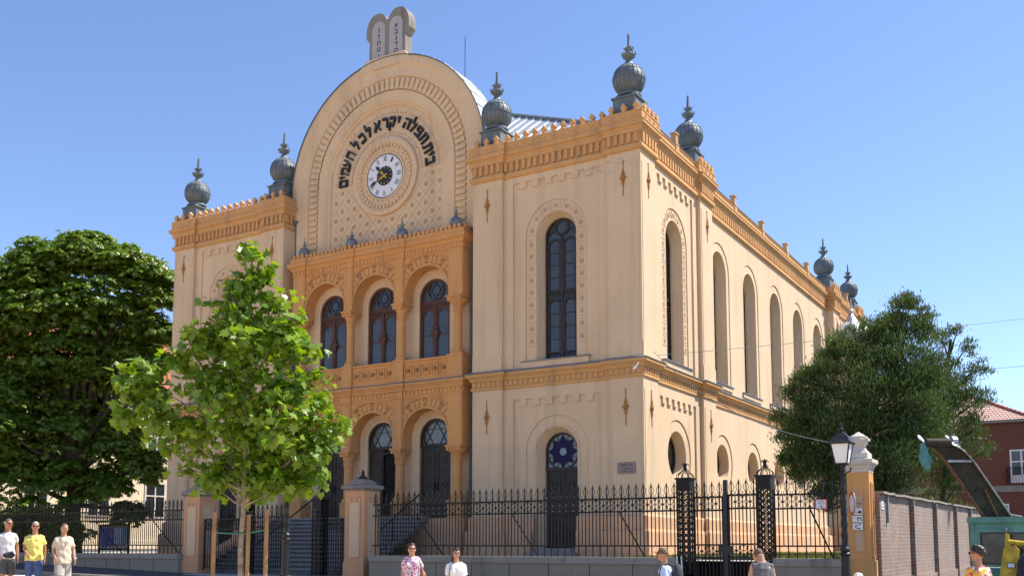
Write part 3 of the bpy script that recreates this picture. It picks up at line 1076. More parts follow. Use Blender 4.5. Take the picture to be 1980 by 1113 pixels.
# clock
ck = MB()
cc = CW.p(CX, CZ - .02, -.14)
ck.lathe(cc, [(1.62, 0), (1.62, .13), (1.55, .17), (1.46, .17), (1.40, .12), (1.34, .08), (1.20, .08), (1.18, .06), (1.02, .06), (1.0, .12), (.93, .12), (.92, .05), (.5, .045)], 56, ax=(0, -1, 0), cap=False)
for i in range(26):
    a = 2 * PI * i / 26
    q = CW.p(CX + 1.10 * math.cos(a), CZ - .02 + 1.10 * math.sin(a), -.09)
    ck.ball(q, .085, .06, .085, 10, 6)
for i in range(44):
    a = 2 * PI * i / 44
    radial_block(ck, CW, CX, 1.22, 1.345, a, .045, -.06, .02, CZ - .02)
cko = ck.build('clock', 'cream', SYN, smooth=35)
fr = CW
cz = CZ - .02
MB().lathe(CW.p(CX, cz, -.09), [(.925, 0), (.925, .03), (.90, .045)], 48, ax=(0, -1, 0)).build('rim', 'black', cko)
MB().lathe(CW.p(CX, cz, -.06), [(.885, 0), (.885, .022)], 48, ax=(0, -1, 0)).build('dial', 'white', cko)
MB().lathe(CW.p(CX, cz, -.035), [(.40, 0), (.40, .012), (.38, .018)], 32, ax=(0, -1, 0)).build('centre_disc', 'black', cko)
num = MB()
for i, s_ in enumerate(("XII", "I", "II", "III", "IIII", "V", "VI", "VII", "VIII", "IX", "X", "XI")):
    a = PI / 2 - i * PI / 6
    put_glyph(num, CW, s_, CX + .715 * math.cos(a), cz + .715 * math.sin(a), .20, a - PI / 2, -.038, .006, .006, .055 + .035 * len(s_))
for i in range(60):
    a = i * PI / 30
    radial_block(num, CW, CX, .835, .87, a, .004 if i % 5 else .010, -.038, -.032, cz)
num.build('numeral', 'black', cko)
hd = MB()
gd = MB()
def hand(ang, L, wd):
    a = PI / 2 - R(ang)
    ca, sa = math.cos(a), math.sin(a)
    def q(x, y): return (CX + x * ca - y * sa, cz + x * sa + y * ca)
    m = MB()
    m.plate(CW, [q(.30, -wd), q(L * .62, -wd), q(L * .62, wd), q(.30, wd)], -.012, .0)
    m.plate(CW, [q(L * .62, -.02), q(L * .72, -.085), q(L, 0), q(L * .72, .085), q(L * .62, .02)], -.010, .003)
    m.build('hand', 'black', cko)
    gd.plate(CW, [q(-.16, -.02), q(.30, -.02), q(.30, .02), q(-.16, .02)], -.014, .006)
    gd.plate(CW, [q(.14, -.075), q(.22, -.03), q(.22, .03), q(.14, .075)], -.013, .008)
hand(316, .66, .03)
hand(247, .80, .022)
gd.lathe(CW.p(CX, cz, -.016), [(.07, 0), (.07, .03), (.03, .04)], 14, ax=(0, -1, 0))
for i in range(12):
    a = i * PI / 6
    radial_block(gd, CW, CX, .30, .36, a, .018, -.018, -.008, cz)
gd.build('gilded_centre', 'gold', cko)

# tablets on the crown
tb = MB()
TF = front_at(.78)
def tab_outline(r=0.0):
    pts = []
    xl, xr = CX - .92 + r, CX + .92 - r
    pts += [(xl - .02, 21.1), (xr + .02, 21.1), (xr, 22.15), (CX + 1.10 - r, 22.38)]
    pts += [(CX + .535 + (.565 - r) * math.cos(a), 22.62 + (.72 - r) * math.sin(a)) for a in [PI * k / 14 for k in range(15)]][:13]
    pts += [(CX, 23.0)]
    pts += [(CX - .535 + (.565 - r) * math.cos(a), 22.62 + (.72 - r) * math.sin(a)) for a in [PI * k / 14 for k in range(15)]][2:]
    pts += [(CX - 1.10 + r, 22.38), (xl, 22.15)]
    return pts
tb.plate(TF, tab_outline(), -.46, 0, back=True)
tbo = tb.build('stone_tablet', 'stone', SYN)
for s_ in (-1, 1):
    pn = MB().plate(TF, arch(CX + s_ * .45, .335, 21.30, 22.62, 14), 0, .012)
    po = pn.build('panel', 'tablet', tbo)
    g = MB()
    rows = ("alef", "bet", "gimel", "dalet", "he") if s_ > 0 else ("vav", "zayin", "het", "tet", "yod")
    for i, ch in enumerate(rows):
        h = .10 if ch == "yod" else .185
        wd = {"vav": .09, "zayin": .11, "yod": .08, "gimel": .13}.get(ch, .17)
        heb(g, TF, ch, CX + s_ * .45 + .02, 22.56 - i * .27, h, wd, 0, .012, .004)
    g.build('inscription', 'letter', tbo)
# ---- two storey arcade in front of the central wall -------------------------
AY = .15
AF = front_at(AY)
XL, XR = CX - 4.25, CX + 4.25
ac = MB()
def arcade_wall(zs, zc, ztop, r=1.03):
    pts = [(XL, zs), (XL, zs)]
    pts = [(XL, zs)]
    for c in BAYS:
        pts += [(c - r, zs)] + [(c + r * math.cos(PI - PI * k / 22), zc + r * math.sin(PI - PI * k / 22)) for k in range(23)] + [(c + r, zs)]
    pts += [(XR, zs), (XR, ztop), (XL, ztop)]
    ac.plate(AF, pts, -.56, 0)
    for x0, x1 in ((XL, XL + .64), (CX - 1.275 - .22, CX - 1.275 + .22), (CX + 1.275 - .22, CX + 1.275 + .22), (XR - .64, XR)):
        ac.obox(AF, x0 + .002, x1 - .002, zs + .002, ztop, 0, .06)
        ac.obox(AF, x0 + .06, x1 - .06, zs + .25, ztop - .1, .06, .075)
    for c in BAYS:
        o2 = MB()
        def arc(rr): return [(c + rr * math.cos(PI * k / 26), zc + rr * math.sin(PI * k / 26)) for k in range(27)]
        ac.ring(AF, arc(1.49), arc(1.45), 0, .045, False)
        ac.ring(AF, arc(1.09), arc(1.03), 0, .03, False)
        # patterned and plain voussoirs
        for i in range(9):
            a = R(22 + 17 * i)
            if i % 2 == 0:
                for p in range(4):
                    for q in range(3):
                        rr = 1.15 + .075 * p
                        aa = a + (q - 1) * .052
                        if (p + q) % 2 == 0 or p in (0, 3):
                            radial_block(o2, AF, c, rr, rr + .05, aa, .023, 0, .022, zc)
            else:
                for t in (-.085, .085):
                    radial_block(o2, AF, c, 1.13, 1.43, a + t, .008, 0, .015, zc)
                for rr in (1.13, 1.42):
                    radial_block(o2, AF, c, rr, rr + .014, a, .10, 0, .015, zc)
        for s_ in (-1, 1):
            u0, u1 = sorted((c + s_ * 1.03, c + s_ * .60))
            zt = ztop - .07
            ac.obox(AF, u0, u1, zt, zt + .03, 0, .02)
            ac.bar(AF.p(c + s_ * .62, zt, .01), AF.p(c + s_ * 1.03, zc + 1.18, .01), .03, .03)
        o2.build('arch_pattern', 'dkpat', SYN)
arcade_wall(10.71, 11.0, 12.52)
arcade_wall(5.10, 5.52, 7.02)
AP = [(XL, .7), (XL, AY), (XL + .64, AY)]
def acp(k):
    """plan path with the corner strips standing forward"""
    f = AY - .06
    p = [(XL, .69), (XL, f), (XL + .64, f), (XL + .64, AY)]
    for x in (CX - 1.275, CX + 1.275):
        p += [(x - .22, AY), (x - .22, f), (x + .22, f), (x + .22, AY)]
    return p + [(XR - .64, AY), (XR - .64, f), (XR, f), (XR, .69)]
ap = acp(0)
def shift_prof(p, dz): return [(o, z + dz) for o, z in p]
ATOP = [(-.05, 12.50), (.03, 12.51), (.03, 12.54), (.012, 12.55), (.012, 12.72), (.05, 12.73), (.06, 12.78), (.12, 12.86), (.17, 12.89), (.19, 12.90), (.19, 13.0), (.205, 13.01), (.205, 13.04), (.05, 13.06), (-.25, 13.08)]
ac.sweep(ap, ATOP)
dentils(ac, ap, 12.565, 12.712, .19, .11, .012, .04)
ac.sweep(ap, [(-.05, 6.99), (.03, 7.0), (.03, 7.06), (.012, 7.07), (.012, 7.27), (.06, 7.28), (.06, 7.34), (.09, 7.38), (.15, 7.46), (.18, 7.47), (.18, 7.56), (-.05, 7.57)])
dentils(ac, ap, 7.09, 7.265, .19, .115, .012, .045)
# upper parapet with small merlons
ac.sweep(ap, [(.10, 13.03), (.10, 13.20), (.115, 13.21), (.115, 13.24), (-.08, 13.245), (-.08, 13.0)])
for a, b in zip(ap[:-1], ap[1:]):
    L = math.hypot(b[0] - a[0], b[1] - a[1])
    if L > .3:
        d = Vector((b[0] - a[0], b[1] - a[1])) / L
        f = Fr((a[0], a[1], 0), (d.x, d.y, 0), (d.y, -d.x, 0))
        n = max(2, round(L / .215))
        for i in range(n):
            u = L / n * (i + .5)
            ac.plate(f, [(u - .065, 13.23), (u + .065, 13.23), (u + .045, 13.29), (u + .075, 13.33), (u + .06, 13.39), (u - .06, 13.39), (u - .075, 13.33), (u - .045, 13.29)], .02, .10, back=True)
# balustrade with rosette tiles, and the column pedestals
bal = [(XL + .66, CX - 1.275 - .24), (CX - 1.275 + .24, CX + 1.275 - .24), (CX + 1.275 + .24, XR - .66)]
for u0, u1 in bal:
    ac.obox(AF, u0, u1, 7.56, 8.40, -.35, -.03)
    ac.obox(AF, u0, u1, 8.40, 8.47, -.36, .03)
    ac.obox(AF, u0, u1, 7.56, 7.72, -.03, .02)
    n = 5
    for i in range(n):
        c = u0 + (u1 - u0) * (i + .5) / n
        ac.ring(AF, rect(c - .165, c + .165, 7.84, 8.27), rect(c - .13, c + .13, 7.88, 8.23), -.03, .012)
for x0, x1 in ((XL, XL + .66), (CX - 1.275 - .24, CX - 1.275 + .24), (CX + 1.275 - .24, CX + 1.275 + .24), (XR - .66, XR)):
    ac.obox(AF, x0, x1, 7.56, 8.44, -.5, .065)
    ac.obox(AF, x0 - .02, x1 + .02, 8.44, 8.51, -.5, .085)
    ac.obox(AF, x0, x1, 2.0, 3.0, -.5, .065)
    ac.obox(AF, x0 - .02, x1 + .02, 3.0, 3.08, -.5, .085)
ac.build('arcade', 'arcade', SYN)
rs = MB()
for u0, u1 in bal:
    for i in range(5):
        c = u0 + (u1 - u0) * (i + .5) / 5
        for k in range(6):
            a = k * PI / 3
            rs.plate(AF, circ(c + .055 * math.cos(a), 8.055 + .055 * math.sin(a), .035, 6), -.03, .0)
        rs.plate(AF, circ(c, 8.055, .04, 8), -.03, .03)
rs.build('rosette_tiles', 'dkpat', SYN)
MB().sweep(ap, [(.185, 7.565), (.20, 7.565), (.20, 7.585), (-.05, 7.66), (-.3, 7.66)]).build('cornice_flashing', 'lead', SYN)

def column(x, z0, zcap, ztop, r, wide):
    mb = MB()
    y = AY + .16
    mb.lathe((x, y, 0), [(r * 1.55, z0), (r * 1.55, z0 + .05), (r * 1.4, z0 + .07), (r * 1.45, z0 + .12), (r * 1.15, z0 + .17), (r * 1.05, z0 + .2), (r, z0 + .25), (r * .95, zcap - .27), (r * 1.12, zcap - .26), (r * 1.12, zcap - .22), (r * .98, zcap - .21), (r * 1.0, zcap - .05), (r * 1.15, zcap - .03), (r * 1.2, zcap)], 18)
    hw = wide / 2
    mb.lathe((x, y, 0), [(r * 1.15, zcap), (hw * 1.05, zcap + .12), (hw * 1.2, zcap + .2)], 18, cap=False)
    mb.box(x - hw, x + hw, y - .30, y + .25, zcap + .14, ztop - .07)
    mb.box(x - hw - .04, x + hw + .04, y - .34, y + .25, ztop - .07, ztop - .005)
    f = front_at(y - .30)
    for k in range(4):
        u = x - hw + wide * (k + .5) / 4
        mb.plate(f, circ(u, zcap + .22, wide / 11, 8), 0, .025)
    for k in range(10):
        a = k * PI / 5
        mb.bar((x + r * 1.0 * math.cos(a), y + r * math.sin(a), zcap - .2), (x + r * 1.05 * math.cos(a), y + r * 1.05 * math.sin(a), zcap - .06), .03, .03)
    return mb.build('column', 'arcade', SYN, smooth=35)
for x, wd in ((XL + .33, .62), (CX - 1.275, .46), (CX + 1.275, .46), (XR - .33, .62)):
    column(x, 8.51, 10.36, 10.72, .165, wd)
    column(x, 3.08, 4.76, 5.11, .185, wd)

def star(fr, mb, cx, cz, r, w, wd=.03):
    for s_ in (0, PI):
        p = [(cx + r * math.cos(PI / 2 + s_ + k * 2 * PI / 3), cz + r * math.sin(PI / 2 + s_ + k * 2 * PI / 3)) for k in range(3)]
        for a, b in zip(p, p[1:] + p[:1]):
            mb.bar(fr.p(*a, w), fr.p(*b, w), wd, wd)

for c in BAYS:
    f = MB()
    w = -.13
    z0, zc, h = 8.50, 10.95, .70
    f.ring(CW, arch(c, h + .02, z0, zc), arch(c, h - .07, z0 + .07, zc), w, w + .07)
    f.obox(CW, c - h, c + h, 10.60, 10.82, w, w + .08)
    f.obox(CW, c - h, c + h, 10.67, 10.75, w + .08, w + .11)
    f.obox(CW, c - .055, c + .055, z0, 10.60, w, w + .075)
    for s_ in (-1, 1):
        q = c + s_ * .345
        f.plate(CW, [(q - .36, z0), (q + .36, z0), (q + .36, 10.62), (q - .36, 10.62)], w, w + .045, (arch(q, .235, z0 + .10, 10.22),))
        f.obox(CW, q - .24, q + .24, 9.47, 9.51, w, w + .03)
    f.lathe(CW.p(c, 9.58, w + .07), [(.15, 0), (.15, .03), (.09, .05)], 12, ax=(0, -1, 0))
    for k in range(6):
        a = k * PI / 3
        f.lathe(CW.p(c + .15 * math.cos(a), 9.58 + .19 * math.sin(a), w + .06), [(.06, 0), (.06, .03)], 8, ax=(0, -1, 0))
    f.ring(CW, circ(c, 11.23, .39), circ(c, 11.23, .345), w, w + .06)
    fo = f.build('window', 'brownwood', SYN)
    sm = MB()
    star(CW, sm, c, 11.23, .345, w + .03, .018)
    sm.build('star_tracery', 'black', fo)
    MB().sheet(CW, arch(c, h + .03, z0, zc), w + .012).build('pane', 'glass', fo)

def leaf_panels(mb, fr, u0, u1, z0, z1, w):
    for a, b in ((.04, .30), (.33, .62), (.66, .97)):
        za, zb = z0 + (z1 - z0) * a, z0 + (z1 - z0) * b
        mb.ring(fr, rect(u0 + .07, u1 - .07, za, zb), rect(u0 + .11, u1 - .11, za + .04, zb - .04), w, w + .025)
        mb.ring(fr, circ((u0 + u1) / 2, (za + zb) / 2, .13, 14), circ((u0 + u1) / 2, (za + zb) / 2, .09, 14), w, w + .02)

def door(fr, c, half, z0, zt, zc, w, glass='greyglass', open_right=False, stars=6):
    f = MB()
    f.ring(fr, arch(c, half + .02, zt, zc), arch(c, half - .06, zt + .02, zc), w, w + .08)
    f.obox(fr, c - half, c + half, zt - .05, zt + .07, w, w + .10)
    fo = f.build('door', 'darkwood', SYN)
    MB().sheet(fr, arch(c, half + .02, zt, zc), w + .012).build('pane', glass if stars == 6 else 'greyglass', fo)
    rr = half - .16 if stars == 6 else half - .06
    ccz = zc + (.05 if stars == 6 else -.02)
    t = MB()
    t.ring(fr, circ(c, ccz, rr + .05), circ(c, ccz, rr), w + .02, w + .07)
    if stars == 6:
        star(fr, t, c, ccz, rr, w + .035, .022)
    else:
        pts = [(c + (rr * .97 if k % 2 == 0 else rr * .66) * math.cos(PI / 2 + k * PI / 8), ccz + (rr * .97 if k % 2 == 0 else rr * .66) * math.sin(PI / 2 + k * PI / 8)) for k in range(16)]
        MB().plate(fr, pts, w + .015, w + .03, (circ(c, ccz, rr * .24, 14),)).build('star_glass', 'blueglass', fo)
        for a, b in zip(pts, pts[1:] + pts[:1]):
            t.bar(fr.p(*a, w + .035), fr.p(*b, w + .035), .018, .018)
        for k in range(8):
            a = PI / 2 + k * PI / 4 + PI / 8
            t.bar(fr.p(c + rr * .66 * math.cos(a), ccz + rr * .66 * math.sin(a), w + .035), fr.p(c + rr * math.cos(a), ccz + rr * math.sin(a), w + .035), .018, .018)
    t.build('tracery', 'black', fo)
    for s_ in (-1, 1):
        if s_ > 0 and open_right:
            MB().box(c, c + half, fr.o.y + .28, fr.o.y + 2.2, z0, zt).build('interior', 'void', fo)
            lf = MB()
            f2 = Fr((c + half - .02, fr.o.y + .26, 0), (-.25, .97, 0), (-.97, -.25, 0))
            lf.obox(f2, 0, half, z0, zt - .05, -.03, .03)
            leaf_panels(lf, f2, 0, half, z0, zt - .05, .03)
            lf.build('leaf', 'darkwood', fo)
            continue
        lf = MB()
        u0, u1 = sorted((c + s_ * .006, c + s_ * half))
        lf.obox(fr, u0, u1, z0, zt - .05, w, w + .05)
        leaf_panels(lf, fr, u0, u1, z0, zt - .05, w + .05)
        lfo = lf.build('leaf', 'darkwood', fo)
    hb = MB()
    for s_ in (-1, 1):
        if s_ > 0 and open_right: continue
        hb.bar(fr.p(c + s_ * .07, (z0 + zt) / 2 - .3, w + .10), fr.p(c + s_ * .07, (z0 + zt) / 2 + .0, w + .10), .025)
        hb.bar(fr.p(c + s_ * .07, (z0 + zt) / 2 - .15, w + .05), fr.p(c + s_ * .07, (z0 + zt) / 2 - .15, w + .10), .02)
    hb.build('handle', 'iron2', fo)
for i, c in enumerate(BAYS):
    door(CW, c, .72, 2.43, 5.22, 5.52, -.25, 'greyglass', open_right=(i == 1))
door(FRONT, dcx, dhh, 1.34, 4.08, 4.72, dwp, stars=8)
door(FRONT, lcx, lhh, 1.34, 4.08, 4.72, lwp, stars=8)

# ---- onion domes --------------------------------------------------------------
def onion_dome(x, y):
    zb = 16.0
    pd = MB()
    pd.box(-.43, .43, -.43, .43, zb, zb + .72)
    pd.box(-.48, .48, -.48, .48, zb + .72, zb + .78)
    pd.lathe((0, 0, 0), [(.62, zb + .78), (.50, zb + .86), (.46, zb + .90)], 4, ph=PI / 4)
    pd.lathe((0, 0, 0), [(.44, zb + .88), (.44, zb + .93), (.39, zb + .97), (.36, zb + 1.03)], 24)
    d = MB()
    zc = zb + 1.51
    pr = []
    for k in range(13):
        t = -1.12 + 2.30 * k / 12
        pr.append((.565 * math.cos(t) ** .92, zc + .56 * math.sin(t)))
    pr += [(.20, zc + .56), (.13, zc + .66), (.10, zc + .72)]
    d.lathe((0, 0, 0), pr, 20, ph=.1)
    for zz in (zc + .27, zc - .02):
        rr = .565 * math.sqrt(max(0, 1 - ((zz - zc) / .56) ** 2))
        d.lathe((0, 0, 0), [(rr - .02, zz - .018), (rr + .018, zz - .012), (rr + .018, zz + .012), (rr - .02, zz + .018)], 20, ph=.1, cap=False)
    for k in range(20):
        a = 2 * PI * k / 20 + .1
        pts = [((r_ + .006) * math.cos(a), (r_ + .006) * math.sin(a), z_) for r_, z_ in pr[:13]]
        d.tube(pts, .010, 4)
    f = MB()
    z1 = zc + .70
    f.lathe((0, 0, 0), [(.10, z1 - .02), (.10, z1 + .06), (.15, z1 + .09), (.22, z1 + .14), (.24, z1 + .21), (.225, z1 + .24), (.11, z1 + .26), (.09, z1 + .33), (.12, z1 + .37), (.15, z1 + .43), (.145, z1 + .47), (.06, z1 + .49), (.05, z1 + .62), (.038, z1 + .86), (.045, z1 + .88), (.045, z1 + .91), (.025, z1 + .93), (.045, z1 + .97), (.02, z1 + 1.0), (.004, z1 + 1.10)], 14)
    for n, r_, z_, h in ((12, .225, z1 + .22, .085), (9, .14, z1 + .45, .055)):
        for k in range(n):
            a = 2 * PI * k / n
            f.tube([(r_ * math.cos(a), r_ * math.sin(a), z_), ((r_ + .035) * math.cos(a), (r_ + .035) * math.sin(a), z_ + h * .5), ((r_ + .05) * math.cos(a), (r_ + .05) * math.sin(a), z_ + h)], .02, 4, rs=[.024, .016, .004])
    o = d.build('onion_dome', 'zinc', SYN, smooth=25)
    o.location = Vector((x, y, 0)) - SYN.location
    pd.build('pedestal', 'zinc', o)
    f.build('finial', 'zinc', o, smooth=40)
    return o
dome = onion_dome(-.64, .58)
for x, y in ((-6.06, .58), (-22.32, .58), (-16.94, .58), (-.62, 6.2), (-.64, 27.85), (-.64, 34.2)):
    c = copy_tree(dome, SYN)
    c.location = Vector((x, y, 0)) - SYN.location

def small_dome(x):
    d = MB()
    zb = 13.25
    d.lathe((0, 0, 0), [(.17, zb), (.17, zb + .12), (.21, zb + .15), (.235, zb + .22), (.24, zb + .28), (.225, zb + .36), (.18, zb + .44), (.11, zb + .50), (.05, zb + .54)], 14)
    for k in range(14):
        a = 2 * PI * k / 14
        d.tube([(.243 * math.cos(a), .243 * math.sin(a), zb + .28), (.185 * math.cos(a), .185 * math.sin(a), zb + .44), (.055 * math.cos(a), .055 * math.sin(a), zb + .54)], .008, 4)
    f = MB().lathe((0, 0, 0), [(.05, zb + .53), (.04, zb + .57), (.085, zb + .62), (.085, zb + .65), (.035, zb + .67), (.05, zb + .73), (.055, zb + .76), (.02, zb + .78), (.015, zb + .88), (.03, zb + .90), (.003, zb + .98)], 10)
    o = d.build('small_dome', 'zinc2', SYN, smooth=40)
    o.location = Vector((x, AY + .12, 0)) - SYN.location
    f.build('finial', 'zinc2', o, smooth=40)
    return o
sdm = small_dome(XL + .42)
for x in (CX - 1.275, CX + 1.275, XR - .42):
    c = copy_tree(sdm, SYN)
    c.location = Vector((x, AY + .12, 0)) - SYN.location

# ---- roofs --------------------------------------------------------------------
rf = MB()
ex0, ex1, ey0, ey1, ez = W0 + .3, -.45, .9, 34.5, 15.85
A1, A2 = (-11.5, 9.1, 22.1), (-11.5, 25.5, 22.1)
rf.add([(ex0, ey0, ez), (ex1, ey0, ez), (ex1, ey1, ez), (ex0, ey1, ez), A1, A2], [(0, 1, 4), (1, 2, 5, 4), (2, 3, 5), (3, 0, 4, 5)])
def on_front(x, t):
    """point on the front slope: x at the eave, climbing straight up the slope"""
    y = ey0 + t * (A1[1] - ey0)
    return Vector((x, y, ez + t * (A1[2] - ez) + .02))
x = ex0 + .3
while x < ex1 - .2:
    tmax = min((x - ex0) / (A1[0] - ex0), (ex1 - x) / (ex1 - A1[0]), 1)
    rf.bar(on_front(x, 0), on_front(x, tmax * .99), .05, .07)
    x += .62
y = ey0 + .4
while y < ey1:
    tmax = min((y - ey0) / (A1[1] - ey0), (ey1 - y) / (ey1 - A2[1]), 1)
    p0 = Vector((ex1, y, ez + .02)); 
    p1 = Vector((ex1 + (A1[0] - ex1) * tmax, y, ez + .02 + (A1[2] - ez) * tmax))
    rf.bar(p0, p0.lerp(p1, .99), .05, .07)
    y += .62
rf.build('roof', 'tin', SYN)
rd = MB()
for a, b in (((ex0, ey0, ez), A1), ((ex1, ey0, ez), A1), ((ex1, ey1, ez), A2), (A1, A2)):
    rd.tube([Vector(a) + Vector((0, 0, .03)), Vector(b) + Vector((0, 0, .03))], .09, 6)
rd.build('ridge_cap', 'zinc', SYN)
gc = MB()
A = stilt(4.92)[2:]
B = stilt(4.885)[2:]
nA = len(A)
gfr = CW
gc.add([gfr.p(a, b, .14) for a, b in A] + [gfr.p(a, b, -1.12) for a, b in A], [(i, i + 1, nA + i + 1, nA + i) for i in range(nA - 1)])
MB().ring(gfr, A, B, .10, .145, False).build('gable_flashing', 'zinc', SYN)
for i in range(0, nA, 2):
    a, b = A[i]
    gc.bar(gfr.p(a, b, .13), gfr.p(a, b, -1.12), .05, .05)
gc.build('gable_roof', 'tin', SYN)
MB().tube([(-8.3, 1.75, 20.0), (-8.3, 1.75, 21.75)], .014, 5).build('lightning_rod', 'iron2', SYN)
# stair turret with a small tin dome at the rear block
tr = MB().lathe((.65, 28.6, 0), [(1.35, .9), (1.35, 12.5), (1.45, 12.6), (1.45, 12.8)], 8, ph=PI / 8)
tro = tr.build('turret', 'cream', SYN)
MB().lathe((.65, 28.6, 0), [(1.5, 12.8), (1.45, 13.2), (1.3, 13.6), (.95, 13.95), (.45, 14.2), (.25, 14.5), (.10, 14.75), (.16, 14.9), (.06, 15.0), (.03, 15.6), (.002, 15.7)], 8, ph=PI / 8).build('turret_dome', 'tin', tro)

# ---- downpipes, lamp, plaque, steps -------------------------------------------
for x, z0, z1, y in ((-7.21, 7.9, 13.2, .60), (-16.15, 7.7, 15.0, .60), (-7.21, 1.5, 7.0, .60)):
    mb = MB().tube([(x, y, z0), (x, y, z1)], .055, 8)
    for z in np.arange(z0 + .4, z1, 1.8):
        mb.tube([(x, y, z), (x, y, z + .06)], .07, 8)
    mb.lathe((x, y, z1 - .05), [(.06, 0), (.12, .14), (.12, .2)], 8)
    mb.build('downpipe', 'zinc', SYN)
pq = MB().obox(FRONT, -.96, -.29, 3.78, 4.17, 0, .03)
pqo = pq.build('plaque', 'granite', SYN)
tx = MB()
for row, (z, h, n, wd) in enumerate(((4.06, .085, 8, .44), (3.955, .03, 17, .42), (3.87, .035, 16, .46))):
    for i in range(n):
        u = -.625 + wd * ((i + .5) / n - .5)
        if random.random() < .88:
            tx.obox(FRONT, u - wd / n * .30, u - wd / n * .12, z - h / 2, z + h / 2, .03, .034)
            tx.obox(FRONT, u - wd / n * .12, u + wd / n * .28, z + random.choice((-.4, 0, .38)) * h - .006, z + random.choice((-.4, 0, .38)) * h + .008, .03, .034)
tx.build('inscription', 'black', pqo)
wl = MB()
wl.tube([(-.02, -.24, 7.40), (-.02, -.36, 7.36), (-.06, -.42, 7.25)], .018, 6)
wl.lathe((-.10, -.46, 7.18), [(.02, -.06), (.045, -.05), (.055, .03), (.03, .07)], 10, ax=(.75, .1, .6))
wl.build('floodlight', 'white', SYN, smooth=True)
for c in (dcx, lcx):
    mb = MB()
    mb.box(c - .95, c + .95, -.42, .40, .95, 1.20)
    mb.box(c - .80, c + .80, -.12, .62, 1.20, 1.345)
    mb.build('doorstep', 'capstone', SYN)
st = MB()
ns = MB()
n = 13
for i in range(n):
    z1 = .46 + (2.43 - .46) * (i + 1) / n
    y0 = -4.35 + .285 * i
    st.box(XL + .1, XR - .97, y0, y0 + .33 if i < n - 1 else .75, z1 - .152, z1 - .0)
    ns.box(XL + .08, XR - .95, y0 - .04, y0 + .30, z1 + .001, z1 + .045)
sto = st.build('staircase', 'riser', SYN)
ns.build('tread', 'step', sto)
MB().box(XL - .2, XR + .2, -.62, .70, .4, 2.415).build('arcade_base', 'peach', SYN)
for x0, x1 in ((XL - .45, XL + .1),):
    ck_ = MB().add([(x0, -4.2, .4), (x1, -4.2, .4), (x1, .2, .4), (x0, .2, .4), (x0, -4.2, .95), (x1, -4.2, .95), (x1, -.7, 2.55), (x0, -.7, 2.55), (x0, .2, 2.55), (x1, .2, 2.55)],
            [(0, 1, 5, 4), (1, 2, 9, 6, 5), (3, 0, 4, 7, 8), (4, 5, 6, 7), (7, 6, 9, 8)])
    ck_.build('stair_cheek', 'peach', SYN)
ck_ = MB().box(XR - .97, XR - .80, -4.30, -.6, .4, 1.05)
ck_.build('stair_cheek', 'peach', SYN)
for x in (XL + 2.4, XR - 1.1):
    hr = MB()
    hr.tube([(x, -4.3, 1.25), (x, -4.1, 1.4), (x, -.9, 3.30), (x, -.5, 3.32)], .028, 6)
    for y, zt, zb in ((-4.1, 1.4, .6), (-2.5, 2.35, 1.4), (-.8, 3.32, 2.4)):
        hr.tube([(x, y, zb), (x, y, zt)], .02, 6)
    hr.build('handrail', 'iron', SYN)
# ================================================================ fence line (Y = -5)
FY = -5.0
def low_wall(x0, x1, label):
    t = thing('low_wall', label, 'low wall', ((x0 + x1) / 2, FY, 0))
    b = MB(); j = MB(); c = MB()
    z = lambda x: gz(x) - .3
    b.hexa([(x0, FY - .16, z(x0)), (x1, FY - .16, z(x1)), (x1, FY + .22, z(x1)), (x0, FY + .22, z(x0)), (x0, FY - .16, .95), (x1, FY - .16, .95), (x1, FY + .22, .95), (x0, FY + .22, .95)])
    n = max(1, round((x1 - x0) / 1.35))
    st = (x1 - x0) / n
    for i in range(1, n):
        x = x0 + i * st
        j.box(x - .012, x + .012, FY - .164, FY - .1, z(x), .945)
    m = max(1, round((x1 - x0) / 1.9))
    for i in range(m):
        a, e = x0 + (x1 - x0) * i / m + .004, x0 + (x1 - x0) * (i + 1) / m - .004
        c.box(a, e, FY - .22, FY + .26, .952, 1.115)
        c.box(a, e, FY - .19, FY + .23, 1.115, 1.135)
    b.build('base', 'wallstone', t)
    j.build('joint', 'asphalt', t)
    c.build('coping', 'capstone', t)
low_wall(-7.2, 3.15, 'long grey stone base wall under the railing, between the domed pillar and the double gate')
low_wall(5.66, 7.45, 'short grey stone base wall between the double gate and the ochre corner pillar')
low_wall(-60, -16.02, 'shaded grey stone base wall in front of the big chestnut tree')

def spear(mb, x, y, z, detail=True):
    """spear head with leaf shaped loop and side scrolls"""
    mb.lathe((x, y, 0), [(.012, z - .12), (.028, z - .10), (.004, z)], 6)
    L = [(0, -.36), (.045, -.29), (.068, -.22), (.055, -.15), (.012, -.085)]
    for s_ in (-1, 1):
        mb.tube([(x + s_ * a, y, z + b) for a, b in L], .0085, 4)
        if detail:
            mb.tube([(x + s_ * a, y, z + b) for a, b in ((.012, -.385), (.055, -.40), (.085, -.375), (.090, -.335), (.075, -.32))], .008, 4)
    mb.box(x - .022, x + .022, y - .022, y + .022, z - .40, z - .355)

def rings_row(mb, x0, x1, y, zc, r, n, squares=True):
    st = (x1 - x0) / n
    for i in range(n):
        x = x0 + st * (i + .5)
        for dz in (-r * .95, r * .95):
            mb.tube([(x + r * math.cos(2 * PI * k / 12), y, zc + dz + r * math.sin(2 * PI * k / 12)) for k in range(12)], .008, 4, closed=True)
        if squares:
            mb.box(x - .024, x + .024, y - .022, y + .022, zc + (.10 if i % 2 else -.03), zc + (.16 if i % 2 else .03))
            if i % 2: mb.box(x - .024, x + .024, y - .022, y + .022, zc - .16, zc - .10)

